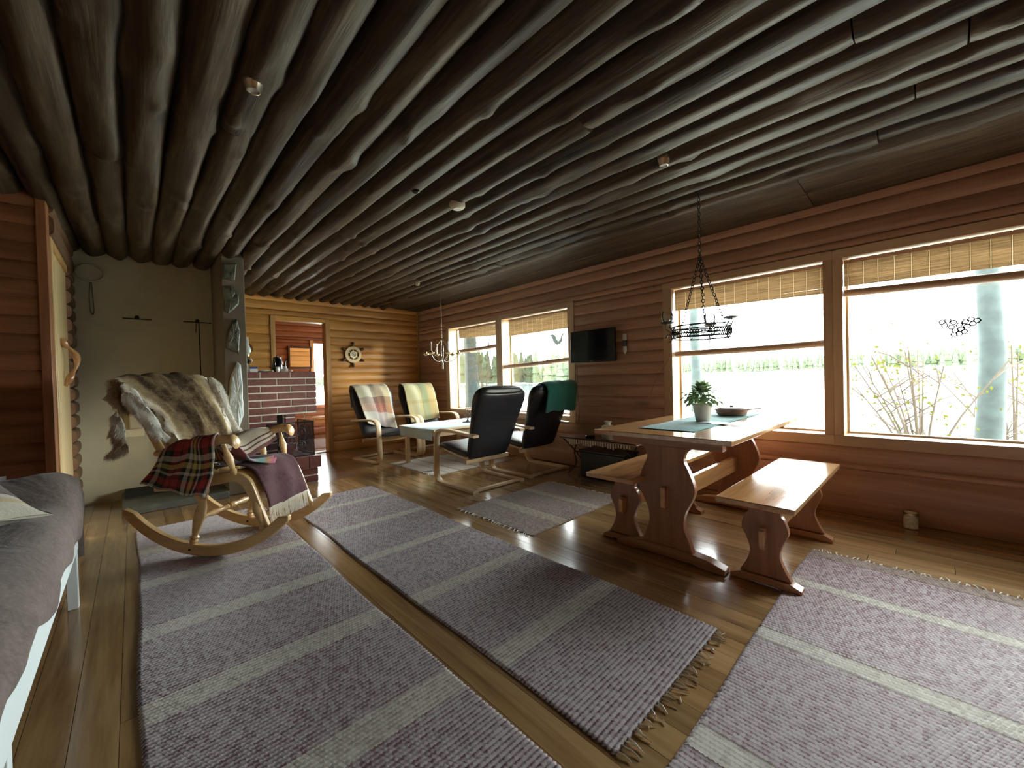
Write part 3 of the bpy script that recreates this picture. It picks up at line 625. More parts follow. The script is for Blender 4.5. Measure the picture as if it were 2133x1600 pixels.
# tabletop things
rc = MB().grid([[(x, yy, .7425+.0012*sin(yy*22)) for x in np.linspace(.955, 1.30, 8)] for yy in np.linspace(-2.33, -3.61, 40)]).build('table_runner', M['runnerg'], solid=.003)
tag(rc, 'teal woven runner laid along the dining table', 'table runner')
pt = thing('potted_plant', 'bushy green plant in a pale pot on the dining table', 'plant', (1.12, -2.90, .7455))
MB().lathe([(.042, 0), (.046, .004), (.062, .105), (.066, .108), (.066, .122), (.060, .122), (.056, .104), (.03, .10)], 28).build('pot', M['pot'], pt)
MB().lathe([(.02, .098), (.057, .10), (.03, .106)], 16).build('soil', M['twig'], pt)
rd = random.Random(4); lv = MB(); stm = MB(); fw = MB()
for i in range(210):
    a = rd.uniform(0, 6.28); el = rd.uniform(-.35, 1.45); R = rd.uniform(.06, .135)
    c_ = V(R*cos(el)*cos(a), R*cos(el)*sin(a), .155+.105*sin(el)*rd.uniform(.6, 1.1)); d = V(cos(el)*cos(a), cos(el)*sin(a), sin(el)-.5).normalized()
    x = d.cross(V(0, 0, 1)).normalized(); nn = x.cross(d); s = rd.uniform(.018, .034)
    lv.add([c_-d*s, c_-x*s*.62+nn*.004, c_+d*s*.3+x*s*.6+nn*.004, c_+d*s*1.1-nn*.006, c_+x*s*.62+nn*.004-d*s*.2, c_-x*s*.55+d*s*.3+nn*.004], [(0, 1, 5, 3, 2, 4)])
    if i % 5 == 0: stm.tube([(0, 0, .10), c_*.5+V(0, 0, .06), c_], .0018, 4)
for i in range(16):
    a = rd.uniform(0, 6.28); c_ = V(.1*cos(a)*rd.uniform(.3, 1), .1*sin(a)*rd.uniform(.3, 1), rd.uniform(.16, .25))
    for k in range(5):
        b = k*1.256; e = V(cos(b), sin(b), .3)*.013; w = V(-sin(b), cos(b), 0)*.007; fw.add([c_, c_+e*.6+w, c_+e*1.1, c_+e*.6-w], [(0, 1, 2, 3)])
lv.build('foliage', M['leafm'], pt, smooth=False, kind='stuff'); stm.build('stems', M['leafm'], pt); fw.build('blossoms', M['petal'], pt, smooth=False, kind='stuff')
nb = tag(MB().bx(.84, 1.10, -2.86, -2.76, .7455, .7485).build('paper_napkins', M['ceramic'], bev=.001), 'flat white napkins beside the plant pot on the dining table', 'napkin')
dk = thing('casserole_dish', 'low brown stoneware dish with handles and flat lid on the teal runner', 'dish', (1.10, -3.42, .7455))
MB().lathe([(.085, 0), (.10, .005), (.118, .04), (.122, .052), (.114, .052), (.105, .01), (.02, .008)], 32).build('bowl', M['stoneware'], dk)
MB().lathe([(.112, .052), (.104, .060), (.03, .064), (.012, .066), (.014, .076), (.002, .078)], 32).build('lid', M['stoneware'], dk)
MB().tube([(-.115, 0, .046), (-.16, -.01, .052), (-.20, -.02, .056)], [.012, .010, .008], 8, flat=(1, .5)).build('handle', M['stoneware'], dk)
# ================================================================== ARMCHAIRS
def sweep(pts, wid, thk, nseg=6, yc=0, k=18, p=3.2, name=None, uv=False):
    """rounded-rectangle section swept along (x,z) path"""
    P_ = catmull([(a, b, w, t_) for (a, b), w, t_ in zip(pts, wid, thk)], nseg); N = len(P_); rows = []
    for i, (x, z, w, th) in enumerate(P_):
        a = P_[max(i-1, 0)]; b = P_[min(i+1, N-1)]; tx, tz = b[0]-a[0], b[1]-a[1]; l = math.hypot(tx, tz); nx_, nz_ = -tz/l, tx/l
        row = []
        for q in range(k):
            an = 2*PI*q/k; c_, s_ = cos(an), sin(an); cc = abs(c_)**(2/p)*(1 if c_ > 0 else -1); ss = abs(s_)**(2/p)*(1 if s_ > 0 else -1)
            row.append((x+nx_*th/2*ss, yc+w/2*cc, z+nz_*th/2*ss))
        rows.append(row)
    return rows
def armchair(label, loc, rz, group='bentwood armchairs around the coffee table'):
    t = thing('armchair', label, 'armchair', loc, rz, group)
    path = [(-.335, .012), (0, .012), (.22, .012), (.285, .022), (.325, .065), (.335, .14), (.325, .30), (.318, .44), (.30, .515), (.255, .552), (.18, .565), (0, .562), (-.36, .54)]
    for s_ in (-1, 1):
        MB().grid(sweep(path, [.066]*13, [.026]*13, 5, s_*.308, 12, 8), closed=True).build('side_frame', M['birch'], t, ang=50)
    MB().bx(-.33, -.29, -.28, .28, .006, .030).build('rear_rail', M['birch'], t, bev=.003)
    MB().bx(.285, .305, -.282, .282, .285, .345).build('front_rail', M['birch'], t, bev=.003)
    MB().bx(-.16, -.12, -.282, .282, .245, .285).build('cross_rail', M['birch'], t, bev=.003)
    rp = [(.30, .345), (.10, .315), (-.08, .29), (-.13, .31), (-.165, .36), (-.225, .50), (-.30, .72), (-.355, .89)]
    for s_ in (-1, 1): MB().grid(sweep(rp, [.04]*8, [.022]*8, 5, s_*.22, 10, 8), closed=True).build('seat_rail', M['birch'], t, ang=50)
    cp = [(.355, .385), (.22, .378), (.02, .348), (-.10, .335), (-.165, .395), (-.21, .50), (-.27, .66), (-.33, .83), (-.365, .95), (-.395, .995)]
    MB().grid(sweep(cp[:4]+[(-.15, .335)], [.52, .55, .55, .55, .53], [.05, .095, .09, .085, .05], 7, 0, 28, 3.4), closed=True).build('seat_cushion', M['leather'], t, ang=60)
    MB().grid(sweep([(-.155, .30), (-.18, .39), (-.22, .50), (-.28, .66), (-.335, .81), (-.37, .91), (-.405, .965), (-.43, .985)], [.50, .54, .56, .60, .64, .635, .57, .42], [.06, .10, .105, .10, .13, .15, .12, .03], 7, 0, 28, 3.4), closed=True).build('back_cushion', M['leather'], t, ang=60)
    for k in range(3):
        zz = .50+k*.16; MB().tube([(-.165-.30*(zz-.35), y_, zz+.004*sin(y_*9)) for y_ in np.linspace(-.25, .25, 7)], .006, 6).build('seam', M['leather'], t)
    return t
armchair('black bentwood armchair with its back to the camera, nearest the rocking chair side', (3.315, -2.63, 0), 0)
armchair('black bentwood armchair with a teal blanket over its back, below the television', (3.315, -3.39, 0), 0)
armchair('bentwood armchair under the ship wheel, draped with a brown and cream plaid', (5.33, -2.585, 0), PI+.10)
armchair('bentwood armchair in the far corner, draped with a yellow and green plaid', (5.36, -3.31, 0), PI-.03)
def drape(name, label, cat, ctrl, mat, loc, rz, nu=8, nv=8, wob=.004, seed=0, solid=.006, group=None, fr=1):
    P_ = patch(ctrl, nu, nv, wob, seed, fr); mb = MB().grid(P_); o = mb.build(name, mat, solid=solid, ang=80)
    me = o.data; uv = me.uv_layers.new(name='UVMap'); R = len(P_); K = len(P_[0])
    # run-length parametrisation
    lp_ = [(lo.vertex_index) for lo in me.loops]
    for li, vi in enumerate(lp_): uv.data[li].uv = ((vi % K)/(K-1), (vi//K)/(R-1))
    o.location = loc; o.rotation_euler = (0, 0, rz); tag(o, label, cat, group); return o
def back_drape(y0, y1, top, front, back, off=.0, skew=0):
    """rows from the bottom of the front, over the top, down behind; local chair coordinates"""
    fr = {1.0: (-.155, .42), .8: (-.185, .56), .55: (-.235, .72), .3: (-.262, .88)}
    rows_ = []
    for f_ in front: rows_.append(f_)
    return rows_
def cover(front_z, back_z, y0f, y1f, y0t, y1t, slant=0):
    F = lambda z: -.105-.36*(z-.35)*.98+(.0 if z < .8 else -.0)          # front face x of the back cushion
    rows_ = []
    def row(x, z, a, b, dz=0): return [(x, a+(b-a)*k/4, z+dz*(k/4-.5)) for k in range(5)]
    zs = np.linspace(front_z, .88, 5)
    for z in zs:
        q = (z-front_z)/(.9-front_z); rows_.append(row(F(z)+.030+.022*q+.006*(1-q), z, y0f+(y0t-y0f)*q, y1f+(y1t-y1f)*q, slant*(1-q)))
    rows_.append(row(-.285, .96, y0t, y1t)); rows_.append(row(-.345, 1.02, y0t, y1t)); rows_.append(row(-.44, 1.035, y0t, y1t)); rows_.append(row(-.485, .97, y0t, y1t)); rows_.append(row(-.465, .90, y0t, y1t)); rows_.append(row(-.435, back_z, y0t, y1t))
    return rows_
drape('plaid_blanket', 'brown, cream and rust plaid hanging over the armchair under the ship wheel', 'blanket', cover(.44, .72, -.22, .24, -.29, .23, -.12), M['plaid'], (5.33, -2.585, 0), PI+.10, seed=3, wob=.006)
drape('plaid_blanket', 'yellow and green plaid hanging over the armchair in the far corner', 'blanket', cover(.46, .75, -.26, .25, -.27, .25, .03), M['yellowplaid'], (5.36, -3.31, 0), PI-.03, seed=4, wob=.003)
tl = []
for x, z in ((-.24, .86), (-.275, .95), (-.345, 1.02), (-.44, 1.03), (-.49, .965), (-.475, .85), (-.445, .72)):
    tl.append([(x, -.315+(.50)*k/4, z-(.02 if k == 4 else 0)-(.03*(4-k)/4 if z < .75 else 0)) for k in range(5)])
drape('teal_blanket', 'teal wool blanket folded over the back of the armchair below the television', 'blanket', tl, M['teal'], (3.315, -3.39, 0), 0, seed=5, wob=.004, solid=.014)
# ================================================================== COFFEE TABLE
ct = thing('coffee_table', 'pale wooden coffee table between the four armchairs', 'table', (4.42, -3.12, 0))
MB().bx(-.42, .42, -.60, .60, .475, .50).build('tabletop', M['birch'], ct, bev=.004)
for sx_ in (-1, 1):
    for sy_ in (-1, 1): MB().bx(sx_*.345-.024, sx_*.345+.024, sy_*.52-.024, sy_*.52+.024, 0, .475).build('leg', M['birch'], ct, bev=.003)
for sx_ in (-1, 1): MB().bx(sx_*.345-.010, sx_*.345+.010, -.50, .50, .405, .475).build('apron', M['birch'], ct, bev=.002)
for sy_ in (-1, 1): MB().bx(-.33, .33, sy_*.52-.010, sy_*.52+.010, .405, .475).build('apron', M['birch'], ct, bev=.002)
g = [[(x, -.612, z) for x in (-.40, -.1, .2, .36)] for z in (.375, .44, .495)]+[[(x, yy, .5035) for x in (-.40, -.1, .2, .36)] for yy in (-.59, -.3, 0, .3, .58)]
g = [[(4.42+x, -3.12-yy, z) for x, yy, z in r] for r in g]
o = MB().grid(g).build('table_cloth', M['runnerc'], solid=.003, ang=40); o.name = 'table_runner'
tag(o, 'pale blue cloth lying along the coffee table and hanging over its near end', 'table runner')
cd = thing('iron_candelabra', 'black wire candle holder with curled arms on the coffee table', 'candle holder', (4.32, -3.26, .505))
MB().lathe([(.075, 0), (.07, .008), (.03, .012), (.012, .03), (.006, .05)], 20).build('base', M['iron'], cd)
def curl(c_, r0, turns, a0, sgn=1, ax=(1, 0), n=26, grow=1):
    pts = []
    for i in range(n):
        t_ = i/(n-1); a = a0+sgn*turns*2*PI*t_; r = r0*(1-t_*.8)
        pts.append((c_[0]+ax[0]*r*cos(a), c_[1]+ax[1]*r*cos(a), c_[2]+r*sin(a)))
    return pts
for s_ in (-1, 1):
    MB().tube(catmull([(0, 0, .04), (.0, s_*.035, .08), (0, s_*.02, .13), (0, s_*.045, .16), (0, s_*.03, .185)], 5), .003, 6).build('arm', M['iron'], cd)
    MB().tube(curl((0, s_*.06, .085), .03, 1.3, 0 if s_ < 0 else PI, s_, (0, 1)), .0028, 6).build('curl', M['iron'], cd)
MB().tube(curl((0, 0, .20), .028, 1, -PI/2, 1, (0, 1)), .0028, 6).build('curl', M['iron'], cd)
MB().tube([(0, 0, .05), (0, 0, .17)], .003, 6).build('stem', M['iron'], cd)
tr = tag(MB().lathe([(.10, 0), (.115, .010), (.108, .011), (.03, .004)], 24).build('plate', M['blue']), 'small dark blue plate beside the wire candle holder', 'plate'); tr.location = (4.20, -3.42, .505)
# ================================================================== ROCKING CHAIR (local frame: x forward, y to its left)
RO = (3.321, -.508, .011); RZ = 3.885
rk = thing('rocking_chair', 'light birch rocking chair with turned spindles standing on the long rug', 'chair', RO, RZ)
RR = .744
def arcpt(s_, dr=0): a = s_/RR; return ((RR-dr)*sin(a), RR-(RR-dr)*cos(a))
for sd in (-1, 1):
    yy = sd*.25; n = 30; out = [arcpt(-.63+1.225*i/n) for i in range(n+1)]; inn = [arcpt(-.60+1.165*i/n, .062+.006*sin(PI*i/n)) for i in range(n+1)]
    tipb = [(out[0][0]-.012, out[0][1]+.022), (out[0][0]-.002, out[0][1]+.048)]; tipf = [(out[-1][0]+.0, out[-1][1]+.03)]
    MB().prism(out+tipf+inn[::-1]+tipb[::-1], 'y', yy-.019, yy+.019).build('rocker', M['rockerwood'], rk, bev=.006, ang=35)
sp = [(0, .013), (.05, .017), (.10, .024), (.13, .018), (.16, .027), (.19, .017), (.30, .024), (.5, .034), (.62, .030), (.74, .018), (.78, .026), (.81, .016), (.88, .022), (.96, .014), (1, .012)]
for sd in (-1, 1):
    MB().turned((-.115, sd*.25, .055), (-.015, sd*.235, .45), sp).build('leg', M['rockerwood'], rk)
    MB().turned((.375, sd*.25, .13), (.27, sd*.22, .44), sp).build('leg', M['rockerwood'], rk)
    MB().tube([(-.115, sd*.25-.026*1, .045), (-.115, sd*.25+.026, .045)], .006, 8).build('peg', M['iron'], rk)
# flat curved side boards flowing from the seat down to the rockers
cl = catmull([(-.36, .435), (-.15, .445), (.05, .475), (.17, .495), (.245, .468), (.285, .40), (.325, .30), (.385, .15)], 6)
for sd in (-1, 1):
    up = []; dn = []
    for i, p in enumerate(cl):
        a = cl[max(i-1, 0)]; b = cl[min(i+1, len(cl)-1)]; t_ = (b-a)/np.linalg.norm(b-a); nrm = np.array([-t_[1], t_[0]]); h_ = .030-.010*max(0, (i-len(cl)*.6)/(len(cl)*.4))
        up.append(tuple(p+nrm*h_)); dn.append(tuple(p-nrm*h_))
    MB().prism(up+dn[::-1], 'y', sd*.238-.014, sd*.238+.014).build('side_board', M['rockerwood'], rk, bev=.004, ang=35)
MB().grid([[(x, yy, z) for yy in np.linspace(-.225, .225, 6)] for x, z in [(float(a), float(b)+.022) for a, b in cl[:34]]]).build('seat', M['rockerwood'], rk, solid=.016)
MB().turned((-.065, -.235, .235), (-.065, .235, .235), [(0, .008), (.06, .016), (.12, .011), (.2, .021), (.34, .013), (.42, .018), (.44, .022), (.47, .016), (.5, .024), (.53, .016), (.56, .022), (.6, .018), (.66, .013), (.8, .021), (.88, .011), (.94, .016), (1, .008)]).build('stretcher', M['rockerwood'], rk)
MB().bx(.30, .325, -.24, .24, .215, .25).build('front_stretcher', M['rockerwood'], rk, bev=.004)
for sd in (-1, 1):
    st = catmull([(-.20, sd*.25, .44), (-.26, sd*.255, .60), (-.36, sd*.262, .80), (-.455, sd*.268, 1.0), (-.50, sd*.27, 1.10)], 5)
    MB().tube(st, [.030, .03, .03, .03, .03, .03, .03, .03, .029, .029, .028, .028, .028, .027, .026, .025, .024, .023, .022, .02, .018], 10, flat=(.5, 1.0)).build('back_stile', M['rockerwood'], rk)
    ap = catmull([(-.30, .655), (-.18, .650), (-.06, .665), (.06, .715), (.14, .738), (.205, .728), (.232, .700)], 6)
    ar = []
    for i, (x, z) in enumerate(ap):
        t_ = i/(len(ap)-1); w_ = .028+.016*max(0, t_-.5); th = .032+.018*sin(PI*max(0, t_-.35)/.65)+(.016 if t_ > .8 else 0)
        q = min(1, (1-t_)/.04); q = max(q, .35)
        row = []
        for k in range(14):
            an = 2*PI*k/14; row.append((x-.0, sd*(.275)+w_*q*cos(an), z+th*.62*q*sin(an)))
        ar.append(row)
    MB().grid(ar, closed=True).build('armrest', M['rockerwood'], rk, ang=60)
    ps = [(0, .010), (.08, .014), (.16, .02), (.22, .013), (.35, .019), (.55, .025), (.8, .014), (1, .010)]
    for (xa, za, xb, zb) in ((.19, .505, .135, .705), (.035, .485, -.03, .665)): MB().turned((xa, sd*.25, za), (xb, sd*.272, zb), ps, 12).build('spindle', M['rockerwood'], rk)
for k in range(5):
    yy = -.18+.09*k; MB().turned((-.215, yy, .46), (-.49, yy*1.05, 1.07), [(0, .008), (.2, .014), (.5, .011), (.8, .013), (1, .008)], 10).build('back_spindle', M['rockerwood'], rk)
MB().tube([(-.492-.02*cos(q*3), q, 1.10+.02*cos(q*5)) for q in np.linspace(-.285, .285, 13)], .034, 10, flat=(.45, 1)).build('crest_rail', M['rockerwood'], rk)
# --- reindeer hide over the back: skin + real hair strands
hide = thing('reindeer_hide', 'brown and cream reindeer hide thrown over the back of the rocking chair', 'hide', RO, RZ)
def hrow(x, z, ys, curve=0): return [(x-curve*(abs(y_)/.3)**2, y_, z-.02*(abs(y_)/.3)**2) for y_ in ys]
hr = []
for (x, z, a, b) in ((-.04, .555, -.15, .19), (-.14, .575, -.20, .24), (-.195, .66, -.215, .235), (-.255, .80, -.235, .25), (-.33, .93, -.26, .265), (-.40, 1.05, -.33, .30), (-.455, 1.135, -.345, .31), (-.505, 1.165, -.33, .29), (-.555, 1.13, -.33, .28), (-.57, 1.02, -.32, .27), (-.555, .92, -.28, .24)):
    hr.append(hrow(x+.03, z, np.linspace(a, b, 7), .02))
HP = patch(hr, 6, 6, .007, 8, 1.6); R = len(HP); K = len(HP[0])
for i in range(R):
    for j in range(K): HP[i][j][0] += .0045*sin(j*1.7+2.5*sin(i*.21)+sin(j*.5))*min(1, i/12); HP[i][j][2] += .004*sin(j*1.1+i*.5)
rd = random.Random(2)
for i in range(R):
    for side in (0, K-1):
        q = .018*sin(i*.9+side)+.012*sin(i*2.3); HP[i][side][1] += q
def hide_part(P_, name, n, rimf, L=(.016, .040), rim_off=0, lay=(0, 0, -1)):
    R = len(P_); K = len(P_[0]); base = MB().grid(P_).build(name, M['fur'], hide, ang=80)
    at = base.data.attributes.new('rim', 'FLOAT', 'POINT'); vals = [rimf(i/(R-1), j/(K-1)) for i in range(R) for j in range(K)]
    at.data.foreach_set('value', vals); base.modifiers.new('s', 'SOLIDIFY').thickness = .008
    vs = []; fs = []; rv = []
    for _ in range(n):
        u_f = rd.random()*(R-1); v_f = rd.random()*(K-1); i = min(int(u_f), R-2); j = min(int(v_f), K-2); a, b = u_f-i, v_f-j
        p = (P_[i][j]*(1-a)*(1-b)+P_[i+1][j]*a*(1-b)+P_[i][j+1]*(1-a)*b+P_[i+1][j+1]*a*b)
        du = P_[i+1][j]-P_[i][j]; dv = P_[i][j+1]-P_[i][j]; nn = np.cross(du, dv); nn /= np.linalg.norm(nn)+1e-9
        if rim_off: nn = nn*rim_off
        d = np.array(lay)*.9+nn*.55+np.array([rd.gauss(0, .22) for _ in range(3)]); d /= np.linalg.norm(d); l = rd.uniform(*L)
        w = np.cross(d, nn); w = w/(np.linalg.norm(w)+1e-9)*.0011
        k0 = len(vs); mid = p+d*l*.55+nn*.004; tip = p+d*l
        vs += [tuple(p-w), tuple(p+w), tuple(mid+w*.8), tuple(mid-w*.8), tuple(tip)]; fs += [(k0, k0+1, k0+2, k0+3), (k0+3, k0+2, k0+4)]
        rv += [rimf(u_f/(R-1), v_f/(K-1))+rd.gauss(0, .07)]*5
    me = bpy.data.meshes.new('hair'); me.from_pydata(vs, [], fs); me.materials.append(M['fur']); me.attributes.new('rim', 'FLOAT', 'POINT').data.foreach_set('value', rv)
    o = bpy.data.objects.new('hair', me); C.objects.link(o); o.parent = base; o['kind'] = 'stuff'; return base
ccw = hide_part(HP, 'skin', 26000, lambda u, v: max(0, (abs(v-.48)*2-.62)*1.7)+max(0, (.10-u)*2)+(.10*sin(v*14)*sin(u*7)), rim_off=1)
# white leg flaps at the sides
fl1 = patch([[(-.47, -.33, 1.10), (-.44, -.32, 1.08), (-.40, -.30, 1.05)], [(-.44, -.325, .98), (-.40, -.315, .96), (-.34, -.28, .94)], [(-.36, -.29, .86), (-.33, -.30, .84), (-.28, -.26, .82)], [(-.30, -.27, .76), (-.27, -.28, .75), (-.24, -.25, .74)]], 6, 5, .006, 3)
hide_part(fl1, 'leg_flap', 4500, lambda u, v: .98+.15*sin(u*9), rim_off=1)
fl2 = patch([[(-.52, -.33, .92), (-.48, -.36, .90), (-.44, -.36, .89)], [(-.53, -.34, .80), (-.47, -.37, .78), (-.42, -.36, .77)], [(-.50, -.35, .72), (-.45, -.37, .71), (-.40, -.36, .70)], [(-.55, -.36, .655), (-.50, -.37, .65), (-.47, -.36, .66)]], 6, 4, .006, 4)
hide_part(fl2, 'leg_flap', 3000, lambda u, v: .55+.15*sin(u*9), rim_off=1)
fl3 = patch([[(-.42, .27, 1.14), (-.40, .31, 1.12), (-.41, .345, 1.10)], [(-.37, .26, 1.03), (-.34, .30, 1.01), (-.35, .335, 1.0)], [(-.30, .245, .86), (-.27, .275, .84), (-.26, .30, .82)], [(-.20, .22, .72), (-.15, .25, .70), (-.12, .27, .68)], [(-.10, .20, .64), (-.04, .23, .62), (0, .25, .60)]], 6, 5, .006, 5)
hide_part(fl3, 'leg_flap', 5200, lambda u, v: .45+.55*v, rim_off=1)
# --- cloths on the seat
drape('seat_cloth', 'beige cloth spread over the seat of the rocking chair below the hide', 'cloth', [[(-.16, -.20, .66), (-.16, 0, .68), (-.16, .22, .70)], [(-.05, -.21, .695), (-.05, 0, .70), (-.02, .25, .745)], [(.05, -.20, .665), (.04, .02, .655), (.07, .268, .735)], [(.09, -.20, .575), (.09, .02, .575), (.13, .25, .66)]], M['towel'], RO, RZ, wob=.006, seed=2, solid=.01)
pp = [[(x, y_, z) for y_ in (-.205, -.07, .07, .205)] for x, z in ((-.06, .550), (.05, .552), (.14, .560), (.215, .556), (.285, .522), (.325, .44), (.355, .35), (.372, .285))]
drape('fringed_throw', 'dark purple fringed throw over the front of the rocking chair seat', 'throw', pp, M['purple'], RO, RZ, wob=.0035, seed=3, solid=.006)
fr = MB(); rd = random.Random(9)
for i in range(90):
    y_ = -.205+.41*i/89; a = rd.uniform(-.008, .008); fr.tube([(.372, y_, .288), (.376+rd.uniform(-.004, .008), y_+a*.5, .235), (.383+rd.uniform(-.006, .008), y_+a, .185+rd.uniform(-.008, .008))], [.0026, .0024, .0018], 4)
o = fr.build('fringe', M['rope'], bpy.data.objects['fringed_throw'])
tt = [[(-.17, -.19, .60), (-.02, -.19, .60), (.12, -.17, .575)], [(-.18, -.24, .69), (-.04, -.235, .71), (.10, -.225, .70)], [(-.185, -.285, .712), (-.04, -.29, .752), (.115, -.29, .775)], [(-.20, -.335, .69), (-.05, -.335, .72), (.12, -.33, .74)], [(-.235, -.35, .61), (-.06, -.35, .62), (.125, -.335, .62)], [(-.275, -.36, .54), (-.09, -.365, .51), (.11, -.345, .50)], [(-.315, -.37, .485), (-.115, -.37, .435), (.075, -.35, .395)]]
drape('tartan_blanket', 'red, black and green tartan blanket hanging over the near armrest of the rocking chair', 'blanket', tt, M['tartan'], RO, RZ, wob=.007, seed=6, solid=.008, nu=7, nv=10)
t2 = [[(.09, -.20, .64), (.12, -.20, .66), (.165, -.215, .70)], [(.13, -.15, .585), (.17, -.155, .60), (.21, -.19, .625)], [(.16, -.08, .565), (.21, -.11, .568), (.25, -.165, .575)], [(.20, .02, .56), (.25, -.03, .556), (.29, -.10, .548)], [(.22, .07, .562), (.27, .02, .555), (.30, -.04, .54)]]
drape('woollen_scarf', 'pastel edged tail of a woollen scarf lying across the purple throw', 'scarf', t2, M['pasteltail'], RO, RZ, wob=.005, seed=7, solid=.008)
# ================================================================== SOFA BED
sf = thing('daybed', 'daybed with white frame under a grey-brown quilted cover by the left wall', 'daybed', (2.0, .7, 0))
def hgt(x, y_):
    h = .565+.012*sin(x*3+y_*2)+.007*sin(x*9-y_*5)+.0035*sin(x*23+y_*17)+.003*sin(x*15-y_*31)
    e = max(0, min(1, (x-2.60)/.24)); h += .125*(e*e*(3-2*e))
    if x > 2.88: h -= .06*((x-2.88)/.15)**2
    d = y_-.205
    if d < .09: h -= .055*(1-d/.09)**2
    return h
xs_ = list(np.linspace(.2, 2.3, 36))+list(np.linspace(2.34, 3.03, 18)); ys_ = [.205, .215, .235, .27, .32]+list(np.linspace(.4, 1.15, 10)); G = []
for y_ in ys_: G.append([(x, y_, hgt(x, y_)) for x in xs_])
sk = []
for q in (0, .3, .55, .8, 1): sk.append([(x, .205-.012*sin(q*PI)-.008*sin(x*14)*q+.004*sin(x*31)*q, hgt(x, .205)*(1-q)+q*(.45-.065*min(1, max(0, (x-1.55)/.35))+.012*sin(x*9)+.012*max(0, (x-2.6)))) for x in xs_])
MB().grid(sk[::-1][:-1]+G).build('cover', M['cover'], sf, world=True, ang=70)
ek = []
for q in (0, .25, .5, .75, 1):
    ek.append([(3.03+.018*sin(q*PI)+.006*sin(y_*17), y_, hgt(3.03, y_)*(1-q)+q*.22) for y_ in ys_])
MB().grid(ek).build('cover_end', M['cover'], sf, world=True, ang=70)
MB().bx(.2, 2.90, .215, .235, .30, .47).build('front_rail', M['white'], sf, world=True, bev=.003)
for x in (1.43, 2.93): MB().bx(x-.02, x+.02, .222, .262, 0, .47).build('leg', M['white'], sf, world=True, bev=.003)
for x in (.4, 2.93): MB().bx(x-.02, x+.02, 1.10, 1.14, 0, .47).build('leg', M['white'], sf, world=True, bev=.003)
MB().bx(.22, 2.98, .24, 1.14, .30, .50).build('mattress', M['cover'], sf, world=True, bev=.02)
cu = thing('cushion', 'dark grey-brown cushion lying at the far end of the daybed', 'cushion', (2.62, .63, .64))
def pillow(a, b, c_, n=12, pinch=.10):
    rows_ = []
    for i in range(n+1):
        row = []
        for j in range(n+1):
            u_ = 2*i/n-1; v_ = 2*j/n-1; q = (1-u_*u_)*(1-v_*v_); row.append((a*u_*(1-pinch*(1-v_*v_)*abs(u_)), b*v_*(1-pinch*(1-u_*u_)*abs(v_)), c_*q**.45+.006*sin(u_*5+v_*4)))
        rows_.append(row)
    return rows_
def pillow_mesh(a, b, c_, name, mat, parent=None):
    n = 14; T = pillow(a, b, c_, n); mb = MB().grid(T).grid([[(x, y_, -z*.8) for x, y_, z in r] for r in T]); o = mb.build(name, mat, parent, ang=80)
    bm = bmesh.new(); bm.from_mesh(o.data); bmesh.ops.remove_doubles(bm, verts=bm.verts, dist=.0004); bmesh.ops.recalc_face_normals(bm, faces=bm.faces); bm.to_mesh(o.data); bm.free()
    me = o.data; uv = me.uv_layers.new(name='UVMap')
    for lo in me.loops: co = me.vertices[lo.vertex_index].co; uv.data[lo.index].uv = ((co.x/a+1)/2, (co.y/b+1)/2)
    return o
o = pillow_mesh(.26, .30, .085, 'pad', M['cover'], cu); cu.rotation_euler = (.05, -.22, .35)
o = pillow_mesh(.24, .21, .07, 'striped_pillow', M['stripe']); o.location = (2.45, .53, .655); o.rotation_euler = (.12, -.12, .5); tag(o, 'cream striped pillow lying on the daybed', 'pillow')
